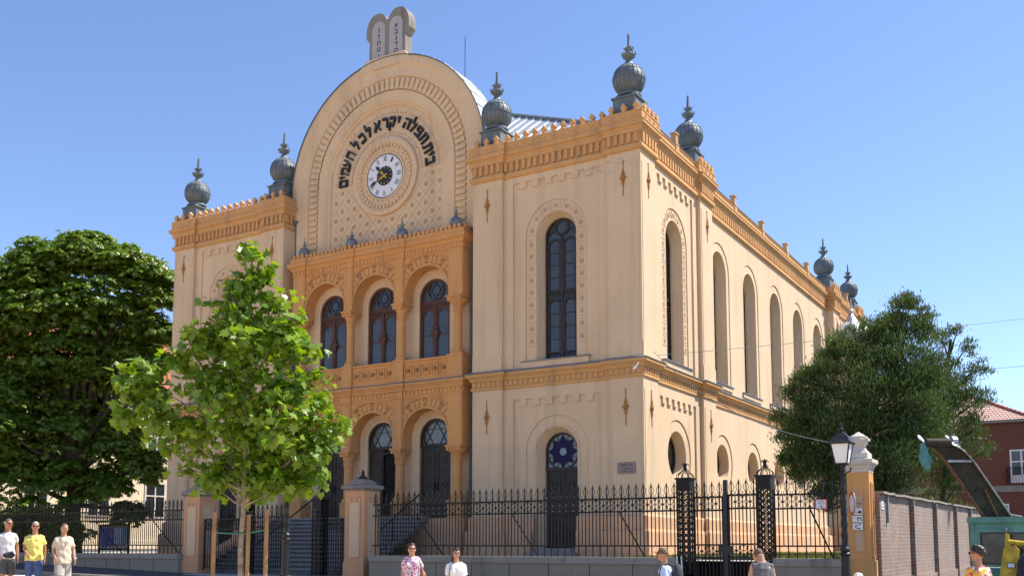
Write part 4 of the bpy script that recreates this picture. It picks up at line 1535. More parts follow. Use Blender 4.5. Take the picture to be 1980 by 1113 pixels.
def railing(x0, x1, label, zs=(2.72, 2.37, 1.44), ztip=3.13, y=FY, detail=True):
    t = thing('iron_fence', label, 'iron fence', ((x0 + x1) / 2, y, 1.1))
    p = MB(); r = MB(); s_ = MB(); o = MB()
    n = max(2, round((x1 - x0) / .22))
    st = (x1 - x0) / n
    for i in range(n):
        x = x0 + st * (i + .5)
        p.box(x - .0125, x + .0125, y - .0125, y + .0125, 1.12, ztip - .1)
        if i < n - 1:
            xx = x + st / 2
            p.box(xx - .011, xx + .011, y - .011, y + .011, zs[2], zs[0])
        spear(s_, x, y, ztip, detail)
    for z in zs:
        MB().box(x0, x1, y - .022, y + .022, z - .02, z + .02).build('rail', 'iron', t)
    rings_row(o, x0 + st / 2, x1 - st / 2, y, (zs[0] + zs[1]) / 2, .085, (n - 1), detail)
    k = max(1, round((x1 - x0) / 3.2))
    for i in range(k):
        x = x0 + (x1 - x0) * (i + .5) / k
        MB().bar((x, y + .02, zs[1] - .02), (x + .30, y + 1.1, 1.08), .03, .03).build('brace', 'iron', t)
    p.build('picket', 'iron', t); s_.build('spear_head', 'iron', t); o.build('ring_frieze', 'iron', t)
railing(-7.2, 3.12, 'black spearhead railing on the long wall between domed pillar and double gate')
railing(5.68, 7.45, 'short black spearhead railing between the double gate and the ochre corner pillar')
railing(-36.0, -16.02, 'black spearhead railing in the shade in front of the big chestnut tree', detail=False)

def lattice_post(x, label, z0, zbox, ztop, hw=.17, y=FY, group='lattice gate posts', mk=None):
    t = thing('gate_post', label, 'gate post', (x, y, z0), 0, group)
    a = MB(); l = MB(); c = MB()
    H = zbox - z0
    for sx in (-1, 1):
        for sy in (-1, 1):
            a.box(sx * hw - .02, sx * hw + .02, sy * hw - .02, sy * hw + .02, 0, H)
    n = max(3, round(H / .155))
    for i in range(n):
        z, z2 = H * i / n, H * (i + 1) / n
        for s_ in (-1, 1):
            for u0, u1 in ((-hw, 0), (0, hw)):
                for p, q in (((u0, z), (u1, z2)), ((u1, z), (u0, z2))):
                    l.bar((p[0], s_ * hw, p[1]), (q[0], s_ * hw, q[1]), .024, .012, up=(0, 1, 0))
                    l.bar((s_ * hw, p[0], p[1]), (s_ * hw, q[0], q[1]), .024, .012, up=(1, 0, 0))
            l.bar((-hw, s_ * hw, z), (hw, s_ * hw, z), .02, .012)
            l.bar((s_ * hw, -hw, z), (s_ * hw, hw, z), .02, .012)
    for s_ in (-1, 1):
        a.box(-.012, .012, s_ * hw - .012, s_ * hw + .012, 0, H)
        a.box(s_ * hw - .012, s_ * hw + .012, -.012, .012, 0, H)
    a.box(-hw - .02, hw + .02, -hw - .02, hw + .02, H, H + .30)
    a.box(-hw - .05, hw + .05, -hw - .05, hw + .05, H + .30, H + .345)
    T = ztop - z0
    zb = H + .345
    for k in range(8):
        b = k * PI / 4
        r0 = (hw + .03) * (1.25 if k % 2 else 1)
        c.tube([(r0 * math.cos(b), r0 * math.sin(b), zb), (r0 * .95 * math.cos(b), r0 * .95 * math.sin(b), zb + .07), (.06 * math.cos(b), .06 * math.sin(b), zb + .20), (.03 * math.cos(b), .03 * math.sin(b), zb + .27)], .012, 5)
    for k in range(4):
        b = k * PI / 2 + PI / 4
        q = lambda r, z: (r * math.cos(b), r * math.sin(b), zb + z)
        c.tube([q(.03, .24), q(.035, .34), q(.06, .38), (q(.09, .37)), q(.095, .32)], .012, 5)
    c.tube([(0, 0, zb + .1), (0, 0, T - .05)], .013, 6)
    c.lathe((0, 0, 0), [(.012, T - .1), (.026, T - .07), (.002, T)], 6)
    a.build('shaft', 'iron', t, local=True); l.build('lattice', 'iron', t, local=True); c.build('cage_finial', 'iron', t, local=True)
    return t
lattice_post(3.33, 'black lattice gate post between the long base wall and the low double gate', .72, 2.88, 3.66)
lattice_post(5.47, 'black lattice gate post at the end of the short base wall near the street lamp', .72, 2.88, 3.66)
lattice_post(-12.78, 'black lattice gate post beside the young tree with its stakes', .46, 2.62, 3.3)
lattice_post(-9.42, 'black lattice gate post at the foot of the grey stairs, near the domed pillar', .46, 2.62, 3.3)

def gate_leaf(x0, x1, z0, zs, ztip, name_label, y=FY, low=None, free=None, tilt=0.0):
    t = thing('gate_leaf', name_label, 'gate', ((x0 + x1) / 2, y, z0))
    p = MB(); r = MB(); s_ = MB(); o = MB()
    n = max(2, round((x1 - x0) / .215))
    st = (x1 - x0) / n
    for i in range(n):
        x = x0 + st * (i + .5)
        p.box(x - .0125, x + .0125, y - .0125, y + .0125, z0, ztip - .1 if tilt == 0 else zs[0])
        if i < n - 1:
            p.box(x + st / 2 - .011, x + st / 2 + .011, y - .011, y + .011, z0, zs[0])
        if ztip:
            spear(s_, x, y, ztip + tilt * (x - x0), True)
    for z in list(zs) + [z0 + .03]:
        r.box(x0, x1, y - .024, y + .024, z - .022, z + .022)
    for x in (x0 + .02, x1 - .02):
        r.box(x - .022, x + .022, y - .024, y + .024, z0 - .05, zs[0] + .02)
    rings_row(o, x0 + st / 2, x1 - st / 2, y, (zs[0] + zs[1]) / 2, (zs[0] - zs[1]) / 4.0, n - 1)
    if low:
        rings_row(o, x0 + st / 2, x1 - st / 2, y, (low[0] + low[1]) / 2, (low[0] - low[1]) / 4.0, n - 1)
        for z in low:
            r.box(x0, x1, y - .023, y + .023, z - .02, z + .02)
    p.build('picket', 'iron', t); r.build('rail', 'iron', t); s_.build('spear_head', 'iron', t); o.build('ring_frieze', 'iron', t)
    return t
gl_ = gate_leaf(3.55, 4.36, .15, (2.70, 2.36), 3.12, 'half of the low double gate, hinged on the post by the long wall', low=(1.47, 1.14))
gr_ = gate_leaf(4.48, 5.26, .15, (2.74, 2.40), 3.16, 'half of the low double gate, hinged on the post nearest the street lamp', low=(1.49, 1.16))
mb = MB().box(4.37, 4.47, FY - .05, FY + .05, .0, 3.14)
mb.box(4.22, 4.62, FY - .07, FY - .052, 1.24, 1.45)
mb.build('lock_bar', 'black', gr_)
gate_leaf(-12.58, -11.06, .66, (2.42, 2.05), 2.86, 'closed half of the main gate beside the open way to the stairs')
gate_leaf(-14.9, -12.98, .62, (2.36, 2.0), 0 or 2.4, 'black side gate between the first domed pillar and a lattice post')
gate_leaf(-9.22, -8.42, .58, (2.30, 1.96), 2.34, 'narrow black side gate against the domed pillar right of the stairs')
# the way down behind the double gate
mb = MB()
mb.box(2.96, 5.74, -2.88, -2.6, -.4, 1.10)
mb.box(2.9, 2.96, -4.7, -2.6, -.4, 1.10)
mb.box(5.74, 5.80, -4.7, -2.6, -.4, 1.10)
for i in range(4):
    mb.box(2.97, 5.73, -3.9 + i * .3, -2.89, -.25 + .0, -.05 + .2 * i)
tag(mb.build('garden_steps', 'asphalt'), 'dark sunken steps down behind the low double gate', 'steps')
# steps in front of the main gate
mb = MB()
mb.box(-14.9, -8.3, -5.9, -4.7, .2, .46)
mb.box(-15.2, -8.2, -6.3, -5.9, .1, .33)
tag(mb.build('entrance_step', 'step'), 'pale stone threshold steps before the main gate', 'steps')
# handrail at the double gate
mb = MB()
for dx_ in (0, .12):
    mb.tube([(3.18 + dx_, -5.3, 1.18), (3.24 + dx_, -5.3, -.1)], .02, 6)
tag(mb.build('handrail', 'frosted'), 'short bare metal rail at the end of the long base wall', 'handrail')

# gate pillars -----------------------------------------------------------------
def gate_pillar(x, label):
    t = thing('gate_pillar', label, 'pillar', (x, FY + .42, gz(x) - .1), 0, 'peach gate pillars with small lead domes')
    z0 = t.location.z
    b = MB(); pn = MB(); cp = MB(); dm = MB()
    Z = lambda z: z - z0
    h = .40
    b.box(-h - .03, h + .03, -h - .03, h + .03, 0, Z(.92))
    zt, zb = 2.98, 1.08
    b.box(-h, h, -h, h, Z(.92), Z(3.20))
    for fr in (Fr((0, -h, 0), (1, 0, 0), (0, -1, 0)), Fr((h, 0, 0), (0, 1, 0), (1, 0, 0)), Fr((-h, 0, 0), (0, -1, 0), (-1, 0, 0))):
        pts = crenel(-.23, .23, Z(zb), Z(zt) - .16, Z(zt), 2)
        pn.sheet(fr, pts, .004)
        b.ring(fr, [(u * 1.0, v) for u, v in crenel(-.25, .25, Z(zb) - .02, Z(zt) - .15, Z(zt) + .02, 2)], pts, 0, .022)
    cp.lathe((0, 0, 0), [(h * 1.42 + .04, Z(3.20)), (h * 1.42 + .05, Z(3.24)), (h * 1.42 + .13, Z(3.27)), (h * 1.42 + .13, Z(3.37)), (h * 1.42 + .09, Z(3.39)), (.45, Z(3.43)), (.45, Z(3.50)), (.33, Z(3.53)), (.33, Z(3.57)), (.25, Z(3.59))], 4, ph=PI / 4)
    dm.lathe((0, 0, 0), [(.17, Z(3.58)), (.18, Z(3.61)), (.15, Z(3.64)), (.09, Z(3.70)), (.04, Z(3.76)), (.05, Z(3.79)), (.055, Z(3.82)), (.03, Z(3.85)), (.035, Z(3.87)), (.004, Z(3.91))], 10)
    b.build('shaft', 'pillar', t, local=True); pn.build('panel', 'cream', t, local=True); cp.build('cap', 'stone', t, local=True); dm.build('dome_finial', 'iron2', t, smooth=40, local=True)
    return t
gp = gate_pillar(-15.6, 'peach gate pillar at the end of the shaded wall, half behind the young tree')
gate_pillar(-7.98, 'peach gate pillar with stone cap and lead dome, at the start of the long railing')

# tall ochre corner pillar
cpl = thing('corner_pillar', 'tall ochre pillar with stone urn, beside the street lamp and the brick wall', 'pillar', (7.72, FY + .30, -.5))
o = MB()
X0, X1, Y0, Y1 = 7.46, 7.98, FY + .04, FY + .56
o.box(X0 - .04, X1 + .04, Y0 - .04, Y1 + .04, -.5, 1.10)
o.box(X0, X1, Y0, Y1, 1.10, 3.22)
pn = MB()
cxp = (X0 + X1) / 2
fp = front_at(Y0)
o.ring(fp, rect(cxp - .125, cxp + .125, 1.30, 2.98), rect(cxp - .10, cxp + .10, 1.33, 2.95), 0, .015)
pn.sheet(fp, rect(cxp - .10, cxp + .10, 1.33, 2.66), .004)
for s_ in (-1, 1):
    pn.sheet(fp, rect(cxp + s_ * .085 - .022, cxp + s_ * .085 + .022, 2.68, 2.93), .004)
fs = side_at(X1)
cyp = (Y0 + Y1) / 2
o.ring(fs, rect(cyp - .15, cyp + .15, 1.15, 2.98), rect(cyp - .11, cyp + .11, 1.20, 2.94), 0, .03)
o.obox(fs, cyp - .025, cyp + .025, 2.55, 2.94, 0, .028)
o.build('shaft', 'arcade', cpl)
pn.build('panel', 'relief', cpl)
cs = MB()
k4 = lambda hw, z: (hw * 1.4142, z)
cs.lathe((cxp, cyp, 0), [k4(.27, 3.22), k4(.27, 3.30), k4(.29, 3.31), k4(.30, 3.37), k4(.34, 3.40), k4(.37, 3.44), k4(.37, 3.53), k4(.30, 3.54), k4(.25, 3.58), k4(.25, 3.68), k4(.21, 3.72), k4(.16, 3.78), k4(.14, 3.83)], 4, ph=PI / 4)
cs.lathe((cxp, cyp, 0), [(.15, 3.82), (.17, 3.87), (.225, 3.94), (.235, 4.03), (.22, 4.04), (.22, 4.10), (.19, 4.11), (.05, 4.20), (.01, 4.22)], 8, ph=PI / 8)
cs.box(cxp + .10, cxp + .25, cyp - .12, cyp + .12, 3.99, 4.05)
cs.build('urn', 'urnstone', cpl)

# street lamps -------------------------------------------------------------------
def street_lamp(x, y, label):
    t = thing('street_lamp', label, 'street lamp', (x, y, gz(x)), 0, 'black street lamps with twisted posts')
    g = gz(x)
    b = MB()
    b.lathe((0, 0, 0), [(.24, 0), (.24, .10), (.20, .14), (.185, .62), (.20, .64), (.205, .68), (.17, .72), (.13, .76)], 8, ph=PI / 8)
    b.lathe((0, 0, 0), [(.10, .76), (.095, 1.0), (.085, 1.54), (.11, 1.57), (.11, 1.60), (.08, 1.63), (.10, 1.66), (.10, 1.70), (.075, 1.74)], 14)
    sh = MB()
    n = 70
    vs = []
    zs_, ze = 1.72, 3.24
    for i in range(n + 1):
        f = i / n
        tw = f * 2 * PI * 1.6
        for k in range(16):
            a = 2 * PI * k / 16
            r = (.066 - .018 * f) * (1 + .16 * math.cos(4 * a))
            vs.append((r * math.cos(a + tw), r * math.sin(a + tw), zs_ + (ze - zs_) * f))
    sh.add(vs, [(i * 16 + k, i * 16 + (k + 1) % 16, (i + 1) * 16 + (k + 1) % 16, (i + 1) * 16 + k) for i in range(n) for k in range(16)])
    sh.lathe((0, 0, 0), [(.05, 3.22), (.08, 3.25), (.08, 3.29), (.05, 3.32), (.045, 3.38), (.075, 3.42), (.075, 3.45), (.04, 3.47)], 12)
    for s_ in (-1, 1):
        sh.tube([(s_ * .05, 0, 3.27), (s_ * .16, 0, 3.32), (s_ * .17, 0, 3.37)], .016, 6)
        sh.ball((s_ * .17, 0, 3.385), .022, seg=8, rings=5)
    k4 = lambda hw, z: (hw * 1.4142, z)
    fr = MB()
    zb, zt = 3.48, 3.90
    h0, h1 = .12, .19
    fr.lathe((0, 0, 0), [k4(.06, zb - .03), k4(h0 + .015, zb - .015), k4(h0 + .015, zb + .01)], 4, ph=PI / 4)
    for sx in (-1, 1):
        for sy in (-1, 1):
            fr.bar((sx * h0, sy * h0, zb), (sx * h1, sy * h1, zt), .022)
    fr.lathe((0, 0, 0), [k4(h1 + .035, zt - .01), k4(h1 + .05, zt + .02), k4(h1 + .03, zt + .04), k4(h1, zt + .07), k4(h1 * .82, zt + .15), k4(h1 * .5, zt + .20), k4(.075, zt + .22), k4(.075, zt + .24)], 4, ph=PI / 4)
    fr.lathe((0, 0, 0), [(.05, zt + .24), (.03, zt + .27), (.055, zt + .30), (.055, zt + .33), (.02, zt + .35), (.032, zt + .38), (.032, zt + .40), (.003, zt + .46)], 10)
    gp_ = MB()
    gp_.lathe((0, 0, 0), [k4(h0 - .004, zb), k4(h1 - .004, zt)], 4, ph=PI / 4)
    b.build('base', 'iron2', t, smooth=30, local=True); sh.build('post', 'iron2', t, smooth=50, local=True); fr.build('lantern', 'black', t, smooth=30, local=True); gp_.build('glass', 'frosted', t, local=True)
    return t
street_lamp(8.12, -8.3, 'black street lamp with white glass lantern beside the tall ochre pillar')
street_lamp(-3.6, -12.6, 'black street lamp whose lantern is hidden in the young tree')

# signs ---------------------------------------------------------------------------
t = thing('round_sign', 'round white sign with red rim seen at an angle on the ochre pillar', 'road sign', (7.66, -5.32, 2.45), math.atan2(-.88, .47))
d = MB().lathe((0, 0, 0), [(.275, 0), (.275, .012)], 32, ax=(0, -1, 0)); d.build('disc', 'white', t, local=True)
rm = MB(); rm.ring(Fr((0, -.012, 0), (1, 0, 0), (0, -1, 0)), circ(0, 0, .272, 32), circ(0, 0, .212, 32), 0, .004)
M['signred'] = plain("sign_red", (.55, .02, .03), .4, 0, .05)
rm.build('red_rim', 'signred', t, local=True)
MB().box(-.02, .02, .0, .20, -.02, .02).build('bracket', 'zinc', t, local=True)
for i, (z, nm) in enumerate(((2.27, 'top one, partly behind the round sign'), (2.09, 'middle one'), (1.91, 'bottom one'))):
    t = thing('plate_sign', 'small white tow plate on the ochre pillar, %s' % nm, 'sign', (7.70, -5.02, z), 0, 'small white plates on the ochre pillar')
    MB().box(-.115, .115, -.018, 0, -.075, .075).build('plate', 'white', t, local=True)
    f = Fr((0, -.018, 0), (1, 0, 0), (0, -1, 0))
    k = MB()
    if i == 0:
        k.obox(f, .02, .10, -.045, .0, .0, .003); k.obox(f, .04, .08, .0, .03, .0, .003)
        k.obox(f, -.06, .02, -.03, -.02, 0, .003)
    elif i == 1:
        k.obox(f, .0, .03, -.05, .05, 0, .003); k.obox(f, .05, .09, .0, .045, 0, .003); k.obox(f, .07, .10, -.045, -.01, 0, .003)
        k.obox(f, -.09, .0, .012, .018, 0, .003)
    else:
        k.obox(f, -.06, -.045, -.04, .02, 0, .003); k.obox(f, -.03, -.015, -.05, .02, 0, .003); k.obox(f, -.06, .01, .02, .035, 0, .003)
        k.obox(f, .02, .07, .03, .06, 0, .003); k.obox(f, .0, .06, -.06, -.03, 0, .003)
    k.build('pictogram', 'black', t, local=True)
t = thing('fence_sign', 'small white notice with red frame wired to the short railing', 'sign', (6.86, -5.05, 2.46))
MB().box(-.15, .15, -.012, .0, -.125, .125).build('plate', 'signred', t, local=True)
f = Fr((0, -.012, 0), (1, 0, 0), (0, -1, 0))
MB().obox(f, -.125, .115, -.10, .105, 0, .004).build('panel', 'white', t, local=True)
k = MB()
k.obox(f, -.08, .08, .025, .035, .004, .006)
for i in range(5): k.obox(f, -.065 + i * .027, -.05 + i * .027, .06, .078, .004, .006)
k.obox(f, -.01, .004, -.02, .012, .004, .006); k.obox(f, -.02, .012, -.06, -.035, .004, .006); k.obox(f, -.01, .05, -.085, -.072, .004, .006)
k.build('lettering', 'black', t, local=True)

# brick wall ------------------------------------------------------------------------
bw = thing('brick_wall', 'old brick wall with buttresses running back from the ochre pillar', 'brick wall', (8.0, 12, 0))
b = MB()
WX = 8.10
def wt(y): return 2.72 + .0105 * (y + 5)
ys = list(np.arange(-4.38, 40, 2.0))
for a, e in zip(ys[:-1], ys[1:]):
    b.hexa([(WX - .35, a, -.8), (WX, a, -.8), (WX, e, -.8), (WX - .35, e, -.8), (WX - .35, a, wt(a)), (WX, a, wt(a)), (WX, e, wt(e)), (WX - .35, e, wt(e))])
b.box(WX, WX + .07, -4.30, 40, -.8, .62)
bt = MB()
yb = [-.15, 4.1, 8.9, 13.2, 17.6, 22.1, 26.5]
b.build('masonry', 'brick', bw)
for y in yb:
    MB().box(WX + .002, WX + .12, y - .06, y + .06, -.8, wt(y) - .06).build('buttress', 'brick', bw)
c = MB()
for a, e in zip(np.arange(-4.38, 40, .52), np.arange(-3.87, 40.5, .52)):
    z = wt(a) + random.uniform(-.012, .012)
    c.hexa([(WX - .40, a, z), (WX + .10, a, z - .02), (WX + .10, e, z - .01), (WX - .40, e, z + .01), (WX - .40, a, z + .07), (WX + .10, a, z + .035), (WX + .10, e, z + .045), (WX - .40, e, z + .075)])
c.build('coping', 'capstone', bw)
t = thing('wall_sign', 'small white notice on the near end of the brick wall', 'sign', (8.10, -4.10, 2.44), R(90))
MB().box(-.13, .13, -.015, .0, -.10, .10).build('plate', 'white', t, local=True)
f = Fr((0, -.015, 0), (1, 0, 0), (0, -1, 0))
k = MB(); k.obox(f, -.0, .06, .0, .07, 0, .003); k.obox(f, -.07, .07, -.06, -.03, 0, .003)
k.build('mark', 'black', t, local=True)
tag(MB().box(8.102, 8.16, -3.62, -3.54, 2.02, 2.68).build('cable_duct', 'zinc2'), 'grey vertical duct on the near end of the brick wall', 'duct')

# notice board behind the shaded railing
t = thing('notice_board', 'framed notice board with blue posters behind the shaded railing', 'notice board', (-23.3, -2.4, 1.0), R(-6))
f = MB()
f.box(-1.15, 1.15, -.05, .03, .22, .30); f.box(-1.15, 1.15, -.05, .03, 1.24, 1.32); f.box(-1.15, -1.07, -.05, .03, .0, 1.32); f.box(1.07, 1.15, -.05, .03, .0, 1.32)
f.box(-1.45, 1.6, -.30, .15, 1.40, 1.48)
f.build('frame', 'iron2', t, local=True)
MB().box(-1.07, 1.07, -.02, .01, .30, 1.24).build('back_panel', 'greyglass', t, local=True)
M['poster_blue'] = plain("poster_blue", (.05, .09, .38), .6, 0, .5, 2.5)
M['poster_pale'] = plain("poster_pale", (.33, .34, .40), .6, 0, .4, 4)
M['poster_green'] = plain("poster_green", (.10, .22, .30), .6, 0, .5, 4)
MB().box(-.95, -.05, -.03, -.021, .38, 1.18).build('poster', 'poster_blue', t, local=True)
MB().box(.02, .60, -.03, -.021, .42, 1.16).build('poster', 'poster_pale', t, local=True)
MB().box(.70, 1.0, -.03, -.021, .60, 1.16).build('poster', 'poster_green', t, local=True)

# yellow house on the left
yh = thing('yellow_house', 'pale yellow house with red tiled roof behind the big chestnut tree', 'house', (-51, 14, .9))
b = MB(); HX = -46.0
b.box(HX - 10, HX, 4.0 - 30, 38, .8, 11.6)
b.box(HX, HX + .08, -26, 38, .8, 1.7)
b.box(HX, HX + .10, -26, 38, 6.3, 6.55)
b.box(HX - 10.3, HX + .35, -26.3, 38.3, 11.6, 11.9)
b.build('wall', 'yellowwall', yh)
M['redtile'] = plain("red_roof_tile", (.33, .085, .045), .8, 0, .3, 4, .8, 12)
r = MB()
r.add([(HX + .5, -26.5, 11.9), (HX + .5, 38.5, 11.9), (HX - 5, 38.5, 17.8), (HX - 5, -26.5, 17.8), (HX - 10.5, -26.5, 11.9), (HX - 10.5, 38.5, 11.9)], [(0, 1, 2, 3), (3, 2, 5, 4), (0, 3, 4), (1, 5, 2)])
r.build('roof', 'redtile', yh)
sf = side_at(HX)
for fl in (3.3, 7.6):
    for y in np.arange(-19.1, 36, 4.64):
        wd = MB(); z0_ = fl
        wd.ring(sf, rect(y - .92, y + .92, z0_, z0_ + 2.6), rect(y - .78, y + .78, z0_ + .12, z0_ + 2.46), 0, .06)
        wd.obox(sf, y - .05, y + .05, z0_ + .1, z0_ + 2.46, .005, .05)
        wd.obox(sf, y - .78, y + .78, z0_ + 1.55, z0_ + 1.65, .005, .055)
        wo = wd.build('window', 'urnstone', yh)
        MB().sheet(sf, rect(y - .80, y + .80, z0_ + .08, z0_ + 2.5), .008).build('pane', 'glass2', wo)

# brick house on the right, behind
bh = thing('brick_house', 'dark red brick house with tiled hip roof beyond the brick wall', 'house', (2, 44, 0))
BX0, BX1, BY0, BY1 = -14.0, 8.75, 40.0, 54.0
b = MB().box(BX0, BX1, BY0, BY1, -.5, 9.15)
b.build('wall', 'redbrick', bh)
b = MB(); b.box(BX0, BX1 + .05, BY0 - .10, BY1, 4.75, 5.15); b.box(BX0 - .3, BX1 + .35, BY0 - .35, BY1 + .3, 9.15, 9.32)
b.build('concrete_band', 'pave', bh)
m_, t_, b_ = _new("hip_roof_tile")
p_ = geo_pos(t_)
sx = nnode(t_, "ShaderNodeSeparateXYZ"); t_.links.new(p_, sx.inputs[0])
cb = nnode(t_, "ShaderNodeCombineXYZ"); t_.links.new(sx.outputs[0], cb.inputs[0]); t_.links.new(sx.outputs[2], cb.inputs[1])
br = nnode(t_, "ShaderNodeTexBrick"); t_.links.new(cb.outputs[0], br.inputs['Vector'])
for k_, v_ in (('Scale', 1), ('Brick Width', .22), ('Row Height', .16), ('Mortar Size', .03)): br.inputs[k_].default_value = v_
br.inputs['Color1'].default_value = (.56, .39, .31, 1); br.inputs['Color2'].default_value = (.60, .46, .39, 1); br.inputs['Mortar'].default_value = (.24, .10, .07, 1)
t_.links.new(br.outputs[0], b_.inputs['Base Color']); b_.inputs['Roughness'].default_value = .85
bump(t_, b_, br.outputs[1], -.6, .03)
M['hiptile'] = m_
r = MB()
e = .35
r.add([(BX0 - e, BY0 - e, 9.32), (BX1 + e, BY0 - e, 9.32), (BX1 + e, BY1 + e, 9.32), (BX0 - e, BY1 + e, 9.32), (BX0 + 7, 47, 13.4), (BX1 - 7.2, 47, 13.4)], [(0, 1, 5, 4), (1, 2, 5), (2, 3, 4, 5), (3, 0, 4)])
ro = r.build('roof', 'hiptile', bh)
rp = MB()
for a_, c_ in (((BX1 + e, BY0 - e, 9.34), (BX1 - 7.2, 47, 13.42)), ((BX0 - e, BY0 - e, 9.34), (BX0 + 7, 47, 13.42)), ((BX0 + 7, 47, 13.42), (BX1 - 7.2, 47, 13.42))):
    a_, c_ = Vector(a_), Vector(c_); n = int((c_ - a_).length / .38)
    for i in range(n):
        p, q = a_.lerp(c_, i / n), a_.lerp(c_, (i + .9) / n)
        rp.tube([p, q], .1, 6, rs=[.12, .09])
rp.build('ridge_tile', 'redtile', ro)
hf = front_at(BY0)
for x, z0_, wdt, hgt in ((8.3, 5.3, 1.3, 2.1), (4.6, 5.3, 1.3, 2.1), (.9, 5.3, 1.3, 2.1), (6.9, 3.05, 1.15, .95), (3.4, 3.05, 1.15, .95)):
    wd = MB()
    wd.ring(hf, rect(x - wdt / 2, x + wdt / 2, z0_, z0_ + hgt), rect(x - wdt / 2 + .1, x + wdt / 2 - .1, z0_ + .1, z0_ + hgt - .1), 0, .08)
    wd.obox(hf, x - .05, x + .05, z0_ + .1, z0_ + hgt - .1, .005, .07)
    if hgt > 1.5:
        wd.obox(hf, x - wdt / 2 + .1, x + wdt / 2 - .1, z0_ + 1.3, z0_ + 1.38, .005, .075)
        wd.obox(hf, x - wdt / 2 + .1, x + wdt / 2 - .1, z0_ + .1, z0_ + .5, .005, .05)
    wo = wd.build('window', 'white', bh)
    MB().sheet(hf, rect(x - wdt / 2 + .08, x + wdt / 2 - .08, z0_ + .08, z0_ + hgt - .08), .01).build('pane', 'glass', wo)
    if hgt > 1.5:
        bl = MB()
        for i in range(11):
            u = x - .85 + 1.7 * i / 10
            bl.obox(hf, u - .012, u + .012, z0_ - .05, z0_ + .95, .30, .325)
        bl.obox(hf, x - .87, x + .87, z0_ + .93, z0_ + .97, .295, .33); bl.obox(hf, x - .87, x + .87, z0_ - .05, z0_ - .01, .29, .335)
        for s_ in (-1, 1):
            bl.obox(hf, x + s_ * .86 - .012, x + s_ * .86 + .012, z0_ - .05, z0_ + .95, 0.0, .32)
        bl.build('balcony_rail', 'iron2', bh)

# cables -----------------------------------------------------------------------------
def cable(a, b, sag, r, label, n=24):
    a, b = Vector(a), Vector(b)
    pts = [a.lerp(b, i / n) - Vector((0, 0, sag * 4 * (i / n) * (1 - i / n))) for i in range(n + 1)]
    tag(MB().tube(pts, r, 5).build('cable', 'zinc2'), label, 'cable')
cable((.1, .6, 7.9), (8.0, -8.2, 3.62), .55, .010, 'pale cable sagging from the building corner to the lantern by the ochre pillar')
cable((.12, .9, 7.80), (34, 20, 12.9), .5, .009, 'upper thin wire crossing the sky beyond the cypress')
cable((6.0, 39.5, 12.6), (34, 20, 10.9), .4, .012, 'lower thin wire running to the tiled hip roof')
# ================================================================ trees
def instanced(name, mat, tv, tf, cen, mats, parent):
    """many copies of a small template baked into one mesh: cen (N,3), mats (N,3,3)"""
    tv = np.asarray(tv, float)
    N, K = len(cen), len(tv)
    V = np.einsum('nij,kj->nki', mats, tv) + cen[:, None, :]
    V = V.reshape(-1, 3)
    lens = np.array([len(f) for f in tf])
    flat = np.concatenate([np.array(f) for f in tf])
    L = (flat[None, :] + (np.arange(N) * K)[:, None]).ravel()
    starts1 = np.concatenate([[0], np.cumsum(lens)[:-1]])
    starts = (starts1[None, :] + (np.arange(N) * lens.sum())[:, None]).ravel()
    me = bpy.data.meshes.new(name)
    me.vertices.add(len(V)); me.vertices.foreach_set("co", V.ravel())
    me.loops.add(len(L)); me.loops.foreach_set("vertex_index", L.astype(np.int32))
    me.polygons.add(len(starts)); me.polygons.foreach_set("loop_start", starts.astype(np.int32))
    me.update(calc_edges=True)
    me.validate()
    return link(name, me, mat, parent)

def orient(nrm, rng_, spin=None):
    """rotation matrices whose z axis is nrm"""
    n = nrm / np.linalg.norm(nrm, axis=1, keepdims=True)
    h = rng_.normal(size=n.shape)
    x = np.cross(h, n); x /= np.linalg.norm(x, axis=1, keepdims=True)
    y = np.cross(n, x)
    return np.stack([x, y, n], axis=2)

def cloud(blobs, dens, rng_, shell=.55, squash=.85, depth=None, jit=.0):
    """points in lumpy blobs: first sub-clumps on each blob, then leaves in the sub-clump"""
    P, Nn = [], []
    for x, y, z, r in blobs:
        nsub = max(3, int(6 + 14 * r))
        c = np.array([x, y, z])
        for _ in range(nsub):
            d = rng_.normal(size=3); d /= np.linalg.norm(d)
            rr = r * (shell + (1.05 - shell) * rng_.random())
            sc = c + d * rr * np.array([1, 1, squash])
            k = int(dens * r * r / nsub * (.55 + .9 * rng_.random()))
            s_ = max(.10, r * .22)
            q = sc + rng_.normal(size=(k, 3)) * s_ * np.array([1.15, 1.15, .6])
            P.append(q)
            Nn.append(np.tile(d, (k, 1)) * .6 + rng_.normal(size=(k, 3)) * .45 + np.array([0, 0, .75]))
        k = int(dens * r * r * .22)
        q = c + rng_.normal(size=(k, 3)) * r * .38
        P.append(q); Nn.append(rng_.normal(size=(k, 3)) * .5 + np.array([0, 0, .6]))
    return np.concatenate(P), np.concatenate(Nn)

def limb(mb, a, b, r0, r1, wob=.06, n=6):
    a, b = Vector(a), Vector(b)
    L = (b - a).length
    pts = [a.lerp(b, i / n) + Vector([random.gauss(0, wob * L * .25) for _ in range(3)]) * (0 if i in (0, n) else 1) for i in range(n + 1)]
    mb.tube(pts, r0, 7, rs=[r0 + (r1 - r0) * i / n for i in range(n + 1)])
    return pts

